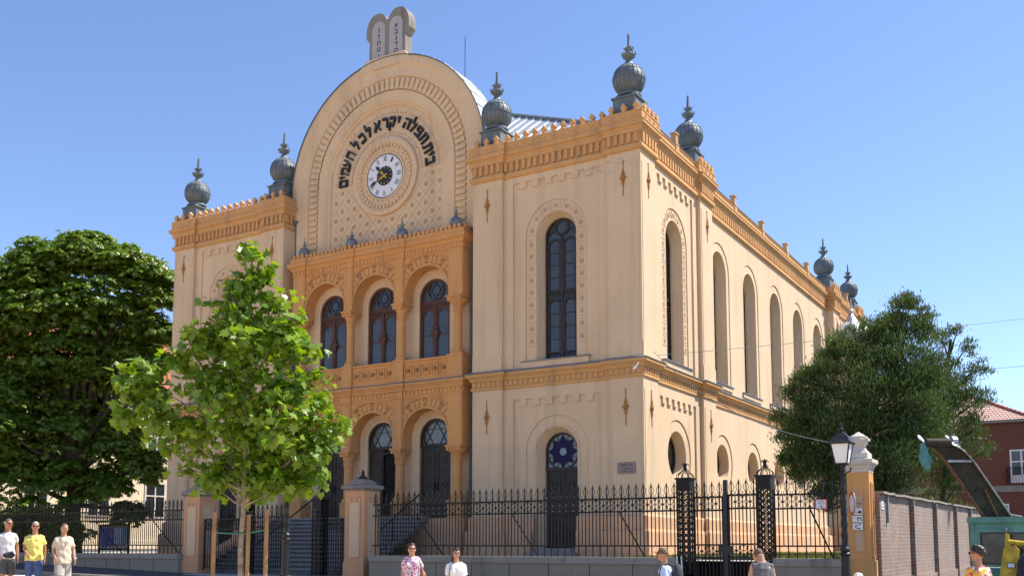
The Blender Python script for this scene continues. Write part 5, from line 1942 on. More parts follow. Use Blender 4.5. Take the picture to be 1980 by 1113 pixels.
SAP = [(-1.72, -15.80, 7.42, 0.2), (-1.74, -15.79, 7.2, 0.28), (-1.65, -15.69, 6.81, 0.40), (-1.86, -15.79, 6.6, 0.40), (-1.43, -15.49, 6.29, 0.45), (-2.16, -15.91, 6.08, 0.46), (-1.23, -15.31, 5.77, 0.48), (-2.54, -16.09, 5.67, 0.42), (-1.92, -15.69, 5.46, 0.78), (-0.99, -15.11, 5.35, 0.46), (-2.97, -16.28, 5.15, 0.38), (-2.32, -15.83, 4.63, 0.84), (-1.35, -15.22, 4.47, 0.80), (-0.7, -14.88, 4.89, 0.22), (-3.61, -16.63, 4.79, 0.48), (-3.97, -16.85, 4.79, 0.28), (-3.52, -16.49, 4.11, 0.52), (-3.97, -16.75, 4.01, 0.28), (-2.96, -16.1, 3.69, 0.58), (-2.02, -15.52, 3.54, 0.80), (-1.22, -15.03, 3.48, 0.68), (-0.72, -14.74, 3.59, 0.46), (-0.35, -14.55, 3.9, 0.22), (-0.83, -14.87, 4.11, 0.38), (-2.51, -15.74, 2.91, 0.42), (-1.61, -15.19, 2.86, 0.44), (-0.94, -14.79, 2.91, 0.34), (-3.0, -16.03, 2.91, 0.2), (-1.9, -15.32, 2.49, 0.24)]
CHE = [(-33.13, -1.54, 14.4, 1.54), (-31.99, -0.95, 15.16, 1.28), (-30.66, -0.19, 15.54, 1.28), (-29.55, 0.45, 15.8, 1.15), (-29.85, 0.21, 16.31, 0.64), (-28.36, 1.21, 15.41, 1.15), (-27.3, 1.94, 14.65, 1.15), (-26.77, 2.4, 13.5, 0.9), (-27.12, 2.37, 11.97, 1.15), (-28.06, 1.96, 10.7, 1.02), (-29.26, 0.96, 12.99, 2.05), (-31.01, -0.1, 12.99, 2.31), (-32.79, -1.11, 12.49, 2.31), (-34.74, -2.35, 13.0, 2.31), (-35.34, -2.35, 9.94, 2.56), (-33.37, -1.16, 9.94, 2.31), (-31.4, 0.04, 9.94, 2.31), (-29.75, 1.03, 9.93, 1.54), (-32.63, -0.41, 7.39, 2.31), (-30.68, 0.83, 6.88, 1.92), (-29.07, 1.87, 6.36, 1.15), (-27.91, 2.69, 5.34, 0.9), (-33.2, -0.45, 4.84, 2.05), (-31.24, 0.77, 4.58, 1.54), (-29.61, 1.78, 4.33, 0.9), (-28.69, 2.48, 3.18, 0.46), (-35.12, -1.73, 5.86, 2.31), (-26.87, 2.71, 10.44, 0.56), (-27.5, 2.51, 8.91, 0.64), (-35.8, -2.4, 8.2, 2.0), (-34.9, -1.9, 6.4, 1.9), (-31.9, -2.6, 8.4, 1.15), (-31.5, -3.0, 6.9, 1.0), (-31.2, 3.2, 12.0, 2.0), (-33.2, 3.0, 9.5, 2.2), (-31.0, 2.6, 7.5, 1.6)]
THU = [(7.45, 4.75, 9.5, 0.42), (7.02, 4.57, 8.87, 0.6), (7.83, 5.06, 8.78, 0.5), (6.48, 4.28, 8.53, 0.58), (5.72, 3.89, 7.98, 0.7), (7.1, 4.76, 7.67, 1.14), (4.97, 3.52, 7.29, 0.66), (4.49, 3.31, 6.61, 0.68), (5.63, 4.02, 6.38, 1.31), (7.08, 4.95, 5.95, 1.47), (4.19, 3.24, 5.7, 0.75), (3.95, 3.2, 4.84, 0.62), (4.96, 3.8, 4.84, 1.31), (6.42, 4.72, 4.49, 1.47), (7.88, 5.31, 6.98, 0.74), (7.6, 5.52, 5.61, 1.0), (4.32, 3.52, 3.98, 0.7), (3.77, 3.16, 4.19, 0.28), (5.19, 4.08, 3.64, 0.88), (6.22, 4.72, 3.75, 0.6), (4.85, 3.98, 2.9, 0.34), (7.3, 5.31, 4.6, 0.8)]
SPA = [(8.15, 7.62, 8.68, 0.4), (8.6, 7.86, 8.95, 0.26), (8.85, 8.08, 8.37, 0.33), (8.45, 7.94, 7.49, 0.62), (9.24, 8.4, 7.64, 0.33), (8.46, 8.08, 6.4, 0.77), (8.16, 8.05, 5.13, 0.88), (8.89, 8.44, 5.49, 0.55), (9.26, 8.54, 6.58, 0.33), (7.78, 7.97, 3.85, 0.66), (8.31, 8.33, 3.58, 0.44), (8.08, 7.83, 6.58, 0.73), (9.24, 8.74, 4.76, 0.29)]

# --- young plane tree on the pavement
r1 = np.random.default_rng(5)
t = thing('young_tree', 'young bright green maple-leaved street tree held by three stakes', 'tree', (-2.12, -15.38, -.03))
tr = MB()
tip = limb(tr, (-2.12, -15.38, -.05), (-1.72, -15.72, 7.2), .068, .012, .012, 14)
for x, y, z, r in SAP[4:]:
    zb = max(2.25, z - .9 - .25 * math.hypot(x + 2.0, y + 15.5))
    f = (zb + .05) / 7.25
    b0 = Vector((-2.12, -15.38, -.05)).lerp(Vector((-1.72, -15.72, 7.2)), f)
    limb(tr, b0, (x, y, z), .022, .006, .05)
    for _ in range(5):
        d = Vector([random.gauss(0, 1) for _ in range(3)]).normalized() * r
        limb(tr, (x, y, z), Vector((x, y, z)) + d, .007, .003, .05, 3)
tr.build('trunk', 'saplingbark', t, smooth=True)
half = [(0, 0), (.10, -.06), (.30, -.10), (.24, .06), (.44, .16), (.28, .24), (.34, .42), (.15, .38), (.10, .56), (.0, .72)]
tv, tf = [], []
for a, b in half: tv.append((a, b, -.25 * a * a + .10 * a - .12 * b * b))
for a, b in half[1:-1]: tv.append((-a, b, -.25 * a * a + .10 * a - .12 * b * b))
nh = len(half)
tf = [(0, 1, 2, 3), (0, 3, 4, 5), (0, 5, 6, 7), (0, 7, 8, 9)]
mir = lambda i: i if i in (0, nh - 1) else i + nh - 1
tf += [tuple(mir(i) for i in f)[::-1] for f in tf]
P, Nn = cloud(SAP + [(-2.5, -15.7, 2.75, .4), (-1.5, -15.1, 2.7, .4), (-2.0, -15.4, 2.85, .45), (-1.1, -14.9, 2.75, .3)], 740, r1, .2, .95)
Mx = orient(Nn + np.array([.1, 0, -.15]) + r1.normal(size=Nn.shape) * .35, r1) * (.14 + .16 * r1.random(len(P)))[:, None, None]
instanced('crown', 'plane', tv, tf, P, Mx, t)

def stake(x, y, lab, top):
    g = gz(x)
    tag(MB().tube([(x, y, g - .2), (x + .02, y, top)], .042, 8).build('stake', 'stake', smooth=True), lab, 'stake', 'wooden stakes round the young tree')
stake(-2.43, -15.85, 'leftmost round wooden stake of the young tree', 2.12)
stake(-1.93, -15.42, 'round wooden stake close against the trunk of the young tree', 2.08)
stake(-1.55, -15.30, 'round wooden stake on the street lamp side of the young tree', 2.18)
M['tie'] = plain("green_tie", (.02, .16, .10), .6)
mb = MB()
mb.tube([(-2.43, -15.85, 1.72), (-2.15, -15.55, 1.70), (-1.93, -15.42, 1.71), (-1.75, -15.36, 1.74), (-1.55, -15.30, 1.78)], .016, 5)
mb.tube([(-2.05 + .09 * math.cos(a), -15.47 + .09 * math.sin(a), 1.71) for a in np.linspace(0, 6.28, 12)], .016, 5)
tag(mb.build('tree_tie', 'tie'), 'green band tying the young tree to its stakes', 'tree tie')

# --- big horse chestnut
r2 = np.random.default_rng(9)
t = thing('chestnut_tree', 'big dark horse chestnut tree behind the shaded railing', 'tree', (-30.9, 1.1, 1.0))
tr = MB()
limb(tr, (-30.9, 1.1, .6), (-30.9, .8, 5.0), .42, .30, .02)
for x, y, z, r in CHE:
    limb(tr, (-30.9, .9, min(z - 1.5, 5.0) if z > 5 else 3.4), (x, y, z), .16, .03, .06)
tr.build('trunk', 'bark', t, smooth=True)
tv, tf = [], []
for k, a in enumerate((-1.15, -.55, 0, .55, 1.15)):
    L = .30 - .05 * abs(a)
    ca, sa = math.cos(a), math.sin(a)
    def q(u, v, z): return (u * sa + v * ca, u * ca - v * sa, z)
    b0 = len(tv)
    tv += [q(0, 0, 0), q(L * .62, -.055, -.05), q(L, 0, -.16), q(L * .62, .055, -.05)]
    tf.append((b0, b0 + 1, b0 + 2, b0 + 3))
def tiers(blobs, rg, per=34):
    """leaves in drooping, plate-like sprays set on the outside of each blob"""
    P, Nn = [], []
    for x, y, z, r in blobs:
        c = np.array([x, y, z])
        for _ in range(int(14 + 25 * r)):
            d = rg.normal(size=3); d[2] = abs(d[2]) * .8 - .25 if rg.random() < .8 else d[2]
            d /= np.linalg.norm(d)
            sc = c + d * r * (.62 + .5 * rg.random())
            Rr = .34 + .5 * rg.random()
            k = int(per * (.5 + rg.random()))
            rho = np.sqrt(rg.random(k)); ph = rg.uniform(0, 2 * PI, k)
            out = np.array([d[0], d[1], 0]); out /= max(.15, np.linalg.norm(out))
            lx, ly = rho * np.cos(ph) * Rr, rho * np.sin(ph) * Rr
            q = sc + np.stack([lx, ly, rg.normal(size=k) * .06 - .30 * rho ** 2 * Rr - .28 * (lx * out[0] + ly * out[1])], axis=1)
            P.append(q)
            rad = np.stack([lx, ly, np.zeros(k)], axis=1) / Rr
            Nn.append(np.tile(np.array([out[0] * .28, out[1] * .28, .85]), (k, 1)) + rad * .30 + rg.normal(size=(k, 3)) * .22)
    return np.concatenate(P), np.concatenate(Nn)
P, Nn = tiers(CHE, r2)
P2, N2 = cloud(CHE, 70, r2, .35, .85)
P, Nn = np.concatenate([P, P2]), np.concatenate([Nn, N2])
Mx = orient(Nn, r2) * (.56 + .34 * r2.random(len(P)))[:, None, None]
instanced('crown', 'chestnut', tv, tf, P, Mx, t)

r4 = np.random.default_rng(14)
t = thing('hedge', 'dark leafy hedge in the shade under the chestnut, behind the railing', 'hedge', (-31, -2.6, 1.0))
HB = [(-37.5 + .8 * i, -2.3 + .25 * math.sin(i * 1.7), 2.1 + .25 * math.sin(i * 2.3), 1.1) for i in range(14)]
P, Nn = cloud(HB, 330, r4, .5, .9)
Mx = orient(Nn, r4) * (.45 + .3 * r4.random(len(P)))[:, None, None]
instanced('foliage', 'chestnut', tv, tf, P, Mx, t)
hs_ = MB()
for x, y, z, r in HB:
    limb(hs_, (x, y, .9), (x, y, z), .05, .02, .05, 4)
hs_.build('stem', 'bark', t)

# --- dark cypress (thuja) by the side wall, and a looser one behind it
def spray_tree(name, label, blobs, dens, seed, base, trunk, mat='thuja', size=1.0, shell=.6):
    rg = np.random.default_rng(seed)
    t = thing(name, label, 'tree', base)
    tr = MB()
    for x0, x1, r in trunk:
        limb(tr, x0, x1, r, r * .45, .03, 8)
    b0 = Vector(trunk[0][0]); b1 = Vector(trunk[0][1])
    for x, y, z, r in blobs:
        f = min(.95, max(.12, (z - .8 - b0.z) / (b1.z - b0.z)))
        limb(tr, b0.lerp(b1, f), (x, y, z), .05, .012, .05)
        if r < .5:
            for _ in range(3):
                d = Vector([random.gauss(0, 1) for _ in range(3)]).normalized() * r * 1.1
                limb(tr, (x, y, z), Vector((x, y, z)) + d, .012, .004, .05, 3)
    tr.build('trunk', 'bark', t, smooth=True)
    tv = [(0, 0, 0), (.030, .05, .006), (.012, .075, 0), (.045, .13, .004), (.015, .13, 0), (.03, .20, .0), (0, .24, -.01), (-.03, .19, 0), (-.015, .12, 0), (-.045, .12, .004), (-.012, .07, 0), (-.03, .045, .006)]
    tf = [(0, 1, 2, 10, 11), (2, 3, 4, 8, 9, 10), (4, 5, 6, 7, 8)]
    P, Nn = cloud(blobs, dens, rg, shell, .95)
    # sprays point outwards and up: local y is the growing direction
    n = len(P)
    grow = Nn + np.array([0, 0, .5]) + rg.normal(size=(n, 3)) * .3
    grow /= np.linalg.norm(grow, axis=1, keepdims=True)
    h = rg.normal(size=(n, 3))
    x = np.cross(grow, h); x /= np.linalg.norm(x, axis=1, keepdims=True)
    z = np.cross(x, grow)
    Mx = np.stack([x, grow, z], axis=2) * (size * (.34 + .32 * rg.random(n)))[:, None, None]
    instanced('crown', mat, tv, tf, P, Mx, t)
spray_tree('cypress_tree', 'broad dark cypress standing close to the sunlit side wall, behind the lamp', THU, 5600, 21, (6.5, 4.9, 1.05),
           [((6.5, 4.9, .9), (7.2, 4.8, 9.3), .15), ((6.75, 5.2, .9), (6.3, 4.6, 7.5), .12), ((6.2, 4.6, .9), (5.0, 4.0, 5.5), .10)])
spray_tree('cypress_tree', 'loose open cypress right of the broad one, with sky showing through', SPA, 2700, 33, (8.0, 8.0, 1.05),
           [((7.7, 8.1, .9), (8.4, 7.8, 8.7), .11)], shell=.5)
# shrubs behind the brick wall
SHR = [(x, y, 2.6 + random.uniform(-.2, .5), .75) for x, y in ((7.2, 10.5), (7.0, 13.5), (6.8, 17), (7.3, 20), (6.6, 24), (7.2, 28), (5.6, 16), (5.4, 22))]
spray_tree('shrub', 'green hedge-like shrubs showing over the coping of the brick wall', SHR, 420, 41, (7.0, 16, 1.05), [((7.0, 16, .9), (7.0, 16, 2.4), .08)], size=1.2)

# ================================================================ cold planer with conveyor
M['teal'] = plain("teal_paint", (.10, .28, .22), .5, .0, .3, 2.5)
M['yellowp'] = plain("yellow_paint", (.58, .40, .02), .5, 0, .4, 6)
M['rubber'] = plain("belt_rubber", (.045, .036, .024), .85, 0, .35, 5)
M['greysteel'] = plain("worn_steel", (.36, .37, .38), .5, .3, .3, 6)
M['rust'] = plain("rusty_steel", (.16, .075, .035), .75, .2, .4, 8)
mc = thing('road_machine', 'teal road machine with raised conveyor, working beside the brick wall', 'road machine', (11.3, -2.6, gz(11.3)))
G = gz(11.3)
c = MB()
CX0, CX1, CY0, CY1 = 10.02, 11.75, -3.3, -1.6
ct, cb = 2.14, .55
for x in (CX0, CX1):
    for y in (CY0, CY1):
        c.box(x - .05, x + .05, y - .05, y + .05, cb, ct - .12)
c.box(CX0 - .05, CX1 + .05, CY0 - .05, CY1 + .05, G + .35, cb + .35)
c.box(CX0 - .02, CX1 + .02, CY0 - .02, CY1 + .02, ct - .28, ct - .12)
cbx = MB().box(CX0 - .10, CX1 + .10, CY0 - .12, CY1 + .10, ct - .14, ct)
f2 = front_at(CY0 - .052)
c.ring(f2, rect(CX0 + .05, CX1 - .05, .95, ct - .28), [(CX0 + .22, 1.05), (CX1 - .15, 1.05), (CX1 - .15, 1.70), (CX1 - .22, 1.77), (CX0 + .29, 1.77), (CX0 + .22, 1.70)][0:4] if False else rect(CX0 + .18, CX1 - .15, 1.02, 1.76), -.03, .0)
co = c.build('cab', 'teal', mc)
cbx.build('cab_roof', 'teal', co)
g = MB(); g.box(CX0 + .05, CX1 - .05, CY0 - .02, CY0 - .012, .95, 1.86); g.box(CX0 - .01, CX0, CY0 + .05, CY1 - .05, .95, 1.86)
M['tint'] = plain("tinted_window", (.045, .055, .05), .1, 0, .5, 3)
g.build('window', 'tint', co)
MB().ring(f2, rect(CX0 + .17, CX1 - .14, 1.01, 1.77), rect(CX0 + .20, CX1 - .17, 1.04, 1.74), 0, .012).build('window_seal', 'black', co)
wpr = MB().bar((CX0 + .75, CY0 - .09, 1.82), (CX0 + .70, CY0 - .09, 1.25), .02); wpr.ball((CX0 + .75, CY0 - .1, 1.84), .045, seg=8, rings=6)
wpr.build('wiper', 'greysteel', co)
for y in (-3.0, -1.7):
    for x in (10.15, 11.7):
        wm = MB().lathe((x - .14, y, G + .36), [(.20, 0), (.36, .03), (.36, .25), (.20, .28)], 20, ax=(1, 0, 0))
        wo = wm.build('wheel', 'rubber', mc)
        MB().lathe((x - .16, y, G + .36), [(.17, 0), (.17, .32)], 14, ax=(1, 0, 0)).build('rim', 'greysteel', wo)
# conveyor: steep lower part, flatter head
A = Vector((10.72, -2.2, 1.75)); K = Vector((9.80, -3.28, 3.50)); B = Vector((9.42, -3.74, 3.92))
sidev = Vector((.82, .55, .0)).normalized()
hw = .30
CL = [A - (K - A).normalized() * .3, A, A.lerp(K, .35), A.lerp(K, .7), K, K.lerp(B, .35) + Vector((0, 0, .05)), K.lerp(B, .7) + Vector((0, 0, .05)), B]
def axis(i):
    d = CL[min(i + 1, len(CL) - 1)] - CL[max(i - 1, 0)]
    return d.normalized()
def Q(s_, i, n=0):
    i0 = min(int(i), len(CL) - 2); f = i - i0
    c = CL[i0].lerp(CL[i0 + 1], f)
    ax = axis(i0).lerp(axis(i0 + 1), f).normalized()
    nr = sidev.cross(ax).normalized()
    if nr.z < 0: nr = -nr
    return c + sidev * s_ + nr * n
NL = len(CL) - 1
def ribbon(mb, s0, s1, n0, n1, i0=0, i1=None):
    i1 = NL if i1 is None else i1
    st = [i0 + (i1 - i0) * k / 14 for k in range(15)]
    vs = []
    for i in st:
        vs += [Q(s0, i, n0), Q(s1, i, n0), Q(s1, i, n1), Q(s0, i, n1)]
    fs = []
    for k in range(14):
        for q in range(4):
            fs.append((k * 4 + q, k * 4 + (q + 1) % 4, k * 4 + 4 + (q + 1) % 4, k * 4 + 4 + q))
    fs += [(3, 2, 1, 0), (56, 57, 58, 59)]
    mb.add(vs, fs)
belt = MB()
ribbon(belt, -hw, hw, 0, .15)
belt.lathe(Q(-hw, NL, .075), [(.10, 0), (.10, 2 * hw)], 14, ax=sidev)
for k in range(10):
    i = .5 + k * (NL - .7) / 10
    for s_ in (-1, 1):
        belt.bar(Q(.0, i + .42, -.012), Q(s_ * hw * .55, i + .22, -.012), .05, .03)
        belt.bar(Q(s_ * hw * .55, i + .22, -.012), Q(s_ * hw * .9, i + .30, -.012), .05, .03)
belt.build('belt', 'rubber', mc)
M['chev'] = plain("dusty_rubber", (.13, .10, .055), .9, 0, .4, 8)
fr_ = MB()
ribbon(fr_, hw + .032, hw + .075, -.08, .27)
for i in (NL - .1,):
    for s_ in (-1, 1):
        fr_.bar(Q(s_ * (hw + .05), i, .05), Q(s_ * (hw + .05), i + .1, .42), .06, .04)
fr_.build('side_frame', 'greysteel', mc)
rb = MB()
ribbon(rb, -hw - .06, -hw - .005, -.05, .10, 0, NL - .6)
ribbon(rb, hw + .005, hw + .03, -.06, .05, 0, NL - .6)
rb.build('edge_rail', 'rust', mc)
MB().bar(Q(-hw, 4.1, -.03), Q(hw, 4.1, -.03), .06).build('cross_bar', 'greysteel', mc)
MB().bar(Q(-hw * .3, 1.2, -.06), Q(hw * .5, 2.8, -.04), .05).build('strut', 'rust', mc)
pl = MB()
ribbon(pl, hw + .08, hw + .10, .06, .09, .5, NL - .8)
for k in range(8):
    i = .8 + k * .75
    pl.bar(Q(hw + .088, i, .02), Q(hw + .088, i + .30, .18), .07, .02)
pl.bar(Q(hw + .10, 1.0, .30), Q(hw + .10, 5.2, .30), .045)
pl.tube([Q(hw + .06, .6, .2), Q(hw + .35, .4, .25), Q(hw + .75, .2, .1)], .03, 6)
pl.bar(Q(hw + .04, 1.2, .2), Q(hw + .16, 1.3, .55), .06, .02)
for s_ in (-1, 1):
    pl.bar(Q(s_ * (hw + .08), NL - .5, .0), Q(s_ * (hw + .08), NL + .0, .32), .10, .03)
pl.build('ram', 'black', mc)
gd_ = MB(); gd_.lathe(Q(hw - .02, NL - .7, .22), [(.17, 0), (.17, .12)], 14, ax=sidev); gd_.build('drum_guard', 'greysteel', mc)
# yellow arm in front of the cab
ya = MB()
def poly_box(pts, y0, y1):
    f = front_at(y0); ya.plate(f, pts, -(y1 - y0), 0, back=True)
poly_box([(10.52, .2), (10.92, .2), (11.06, 1.36), (10.97, 1.46), (10.74, 1.40)], -3.95, -3.65)
poly_box([(10.75, 1.35), (10.86, 1.35), (10.86, 1.72), (10.79, 1.74)], -3.9, -3.8)
ya.tube([(10.80, -3.88, 1.55), (11.20, -3.9, 1.50)], .055, 10)
ya.box(10.55, 11.35, -3.8, -3.3, G + .1, .55)
yo = ya.build('boom', 'yellowp', mc)
MB().tube([(11.2, -3.9, 1.50), (11.7, -3.92, 1.45)], .028, 8).build('piston_rod', 'greysteel', yo)
hl = MB().box(10.80, 10.97, -4.02, -3.95, .94, 1.06); hlo = hl.build('headlight', 'black', yo)
MB().box(10.815, 10.955, -4.03, -4.021, .955, 1.045).build('lens', 'frosted', hlo)
hs = MB()
for k_ in range(3):
    hs.tube([(11.25 + .05 * k_, -3.75, .3), (11.32 + .05 * k_, -3.85, .9), (11.2 + .05 * k_, -3.8, 1.3), (11.05, -3.75, 1.42)], .022, 6)
hs.build('hose', 'rubber', mc)
# rag on the conveyor head
M['rag'] = plain("blue_green_rag", (.10, .25, .25), .8, 0, .3, 6)
rg_ = MB()
p0 = Q(-hw - .10, NL, .05)
for j, (ox, oy, L_, w_) in enumerate(((0, 0, .68, .07), (.07, .03, .50, .05), (-.03, .04, .60, .045))):
    rows = []
    for i in range(12):
        f = i / 11
        wv = w_ * (.35 + 1.1 * math.sin(PI * min(1, f * .75 + .05))) * (.2 if i == 11 else 1)
        cx_ = p0.x + ox * f + .10 * f * f + .018 * math.sin(9 * f + j)
        cy_ = p0.y + oy * f + .02 * math.sin(7 * f + 2 * j)
        rows.append([(cx_ + wv * math.cos(a) * (1 + .28 * math.sin(3 * a + 5 * f + j)), cy_ + wv * .45 * math.sin(a) * (1 + .3 * math.cos(4 * a + 3 * f)), p0.z - L_ * f) for a in [2 * PI * q / 14 for q in range(14)]])
    vs = [v for r_ in rows for v in r_]
    rg_.add(vs, [(i * 14 + k, i * 14 + (k + 1) % 14, (i + 1) * 14 + (k + 1) % 14, (i + 1) * 14 + k) for i in range(11) for k in range(14)])
tag(rg_.build('rag', 'rag', smooth=True), 'blue-green rag hanging from the head of the conveyor', 'rag')
# ================================================================ people
M['skin'] = plain("skin", (.48, .25, .16), .5, 0, .08, 20)
M['skin2'] = plain("tanned_skin", (.40, .19, .11), .5, 0, .08, 20)
M['lip'] = plain("lips", (.35, .10, .08), .5)
M['hairdark'] = plain("dark_hair", (.022, .012, .008), .5, 0, .4, 60)
M['hairred'] = plain("reddish_hair", (.065, .022, .018), .5, 0, .4, 60)
M['hairgrey'] = plain("grey_hair", (.42, .39, .36), .7, 0, .25, 60)
M['hairbrown'] = plain("brown_hair", (.12, .075, .045), .7, 0, .35, 60)
M['hairwhite'] = plain("white_hair", (.72, .70, .66), .8, 0, .15, 60)
M['shorts'] = plain("grey_shorts", (.085, .09, .10), .9, 0, .2, 6)
M['jeans'] = plain("blue_jeans", (.055, .10, .25), .9, 0, .25, 9)
M['khaki'] = plain("pale_shorts", (.36, .35, .33), .9, 0, .35, 9)
M['tee'] = plain("white_tee", (.58, .60, .64), .9, 0, .12, 7)
M['yellowtee'] = plain("yellow_tee", (.68, .62, .17), .9, 0, .08, 7)
M['whiteblouse'] = plain("white_blouse", (.76, .78, .80), .9, 0, .06, 7)
M['blueshirt'] = plain("pale_blue_shirt", (.42, .55, .82), .9, 0, .1, 7)
M['greytank'] = plain("grey_tank", (.095, .10, .11), .9, 0, .2, 7)
M['darkcloth'] = plain("dark_cloth", (.035, .04, .05), .9, 0, .25, 6)
M['leather'] = plain("brown_leather", (.30, .13, .05), .55, 0, .2, 6)
M['shoe'] = plain("shoe", (.06, .05, .045), .7, 0, .2, 6)

def floral(name, base, cols, sc):
    m, t, b = _new(name)
    co = nnode(t, "ShaderNodeTexCoord").outputs['Object']
    col = base
    for i, (c, th, off) in enumerate(cols):
        v = nnode(t, "ShaderNodeTexVoronoi")
        v.inputs['Scale'].default_value = sc * (1 + .3 * i)
        mp = nnode(t, "ShaderNodeMapping"); mp.inputs['Location'].default_value = (off, off * .7, off * 1.3)
        t.links.new(co, mp.inputs['Vector']); t.links.new(mp.outputs[0], v.inputs['Vector'])
        col = mixc(t, rng_map(t, v.outputs['Distance'], th - .03, th + .03, 1, 0), col, c)
    t.links.new(col, b.inputs['Base Color'])
    b.inputs['Roughness'].default_value = .9
    return m
M['pinkfloral'] = floral("pink_floral", (.62, .50, .58), [((.50, .05, .20), .38, 0), ((.03, .03, .10), .25, 3), ((.75, .70, .74), .30, 7), ((.60, .16, .32), .26, 11)], 16)
M['redfloral'] = floral("red_floral", (.72, .62, .66), [((.62, .04, .12), .52, 0), ((.72, .42, .04), .50, 5), ((.74, .66, .72), .30, 9)], 8)
mm, tt, bb = _new("plaid")
co_ = nnode(tt, "ShaderNodeTexCoord").outputs['Object']
cl_ = (.50, .47, .38)
for sc_, c_ in (((40, 0, 0), (.42, .34, .27)), ((0, 0, 40), (.36, .36, .34)), ((17, 0, 17), (.70, .58, .46))):
    wv = nnode(tt, "ShaderNodeTexWave"); wv.inputs['Scale'].default_value = .5
    tt.links.new(scaled(tt, co_, sc_), wv.inputs['Vector'])
    cl_ = mixc(tt, rng_map(tt, wv.outputs[1], .6, .95, 0, .7), cl_, c_)
tt.links.new(cl_, bb.inputs['Base Color']); bb.inputs['Roughness'].default_value = .9
M['plaid'] = mm

def fused(mb, voxel, smooth=6):
    """merge overlapping solids into one smooth continuous surface"""
    me = bpy.data.meshes.new("tmp"); me.from_pydata(mb.v, [], mb.f)
    o = bpy.data.objects.new("tmp", me); COL.objects.link(o)
    r = o.modifiers.new("r", 'REMESH'); r.mode = 'VOXEL'; r.voxel_size = voxel; r.use_smooth_shade = True
    s = o.modifiers.new("s", 'SMOOTH'); s.iterations = smooth; s.factor = .5
    dg = bpy.context.evaluated_depsgraph_get()
    out = bpy.data.meshes.new_from_object(o.evaluated_get(dg))
    bpy.data.objects.remove(o); bpy.data.meshes.remove(me)
    return out

def rings(mb, rows, seg=18):
    """rows: (z, rx, ry, x, y)"""
    vs, fs = [], []
    for z, rx, ry, x, y in rows:
        for k in range(seg):
            a = 2 * PI * k / seg
            vs.append((x + rx * math.cos(a), y + ry * math.sin(a), z))
    n = len(rows)
    for i in range(n - 1):
        for k in range(seg):
            fs.append((i * seg + k, i * seg + (k + 1) % seg, (i + 1) * seg + (k + 1) % seg, (i + 1) * seg + k))
    fs.append(tuple(range(seg))[::-1]); fs.append(tuple((n - 1) * seg + k for k in range(seg)))
    mb.add(vs, fs)

def capsule(mb, pts, rs, seg=12):
    pts = [Vector(p) for p in pts]
    mb.tube(pts, 0, seg, rs=rs)
    for p, r in zip(pts, rs):
        mb.ball(p, r * .99, seg=seg, rings=8)

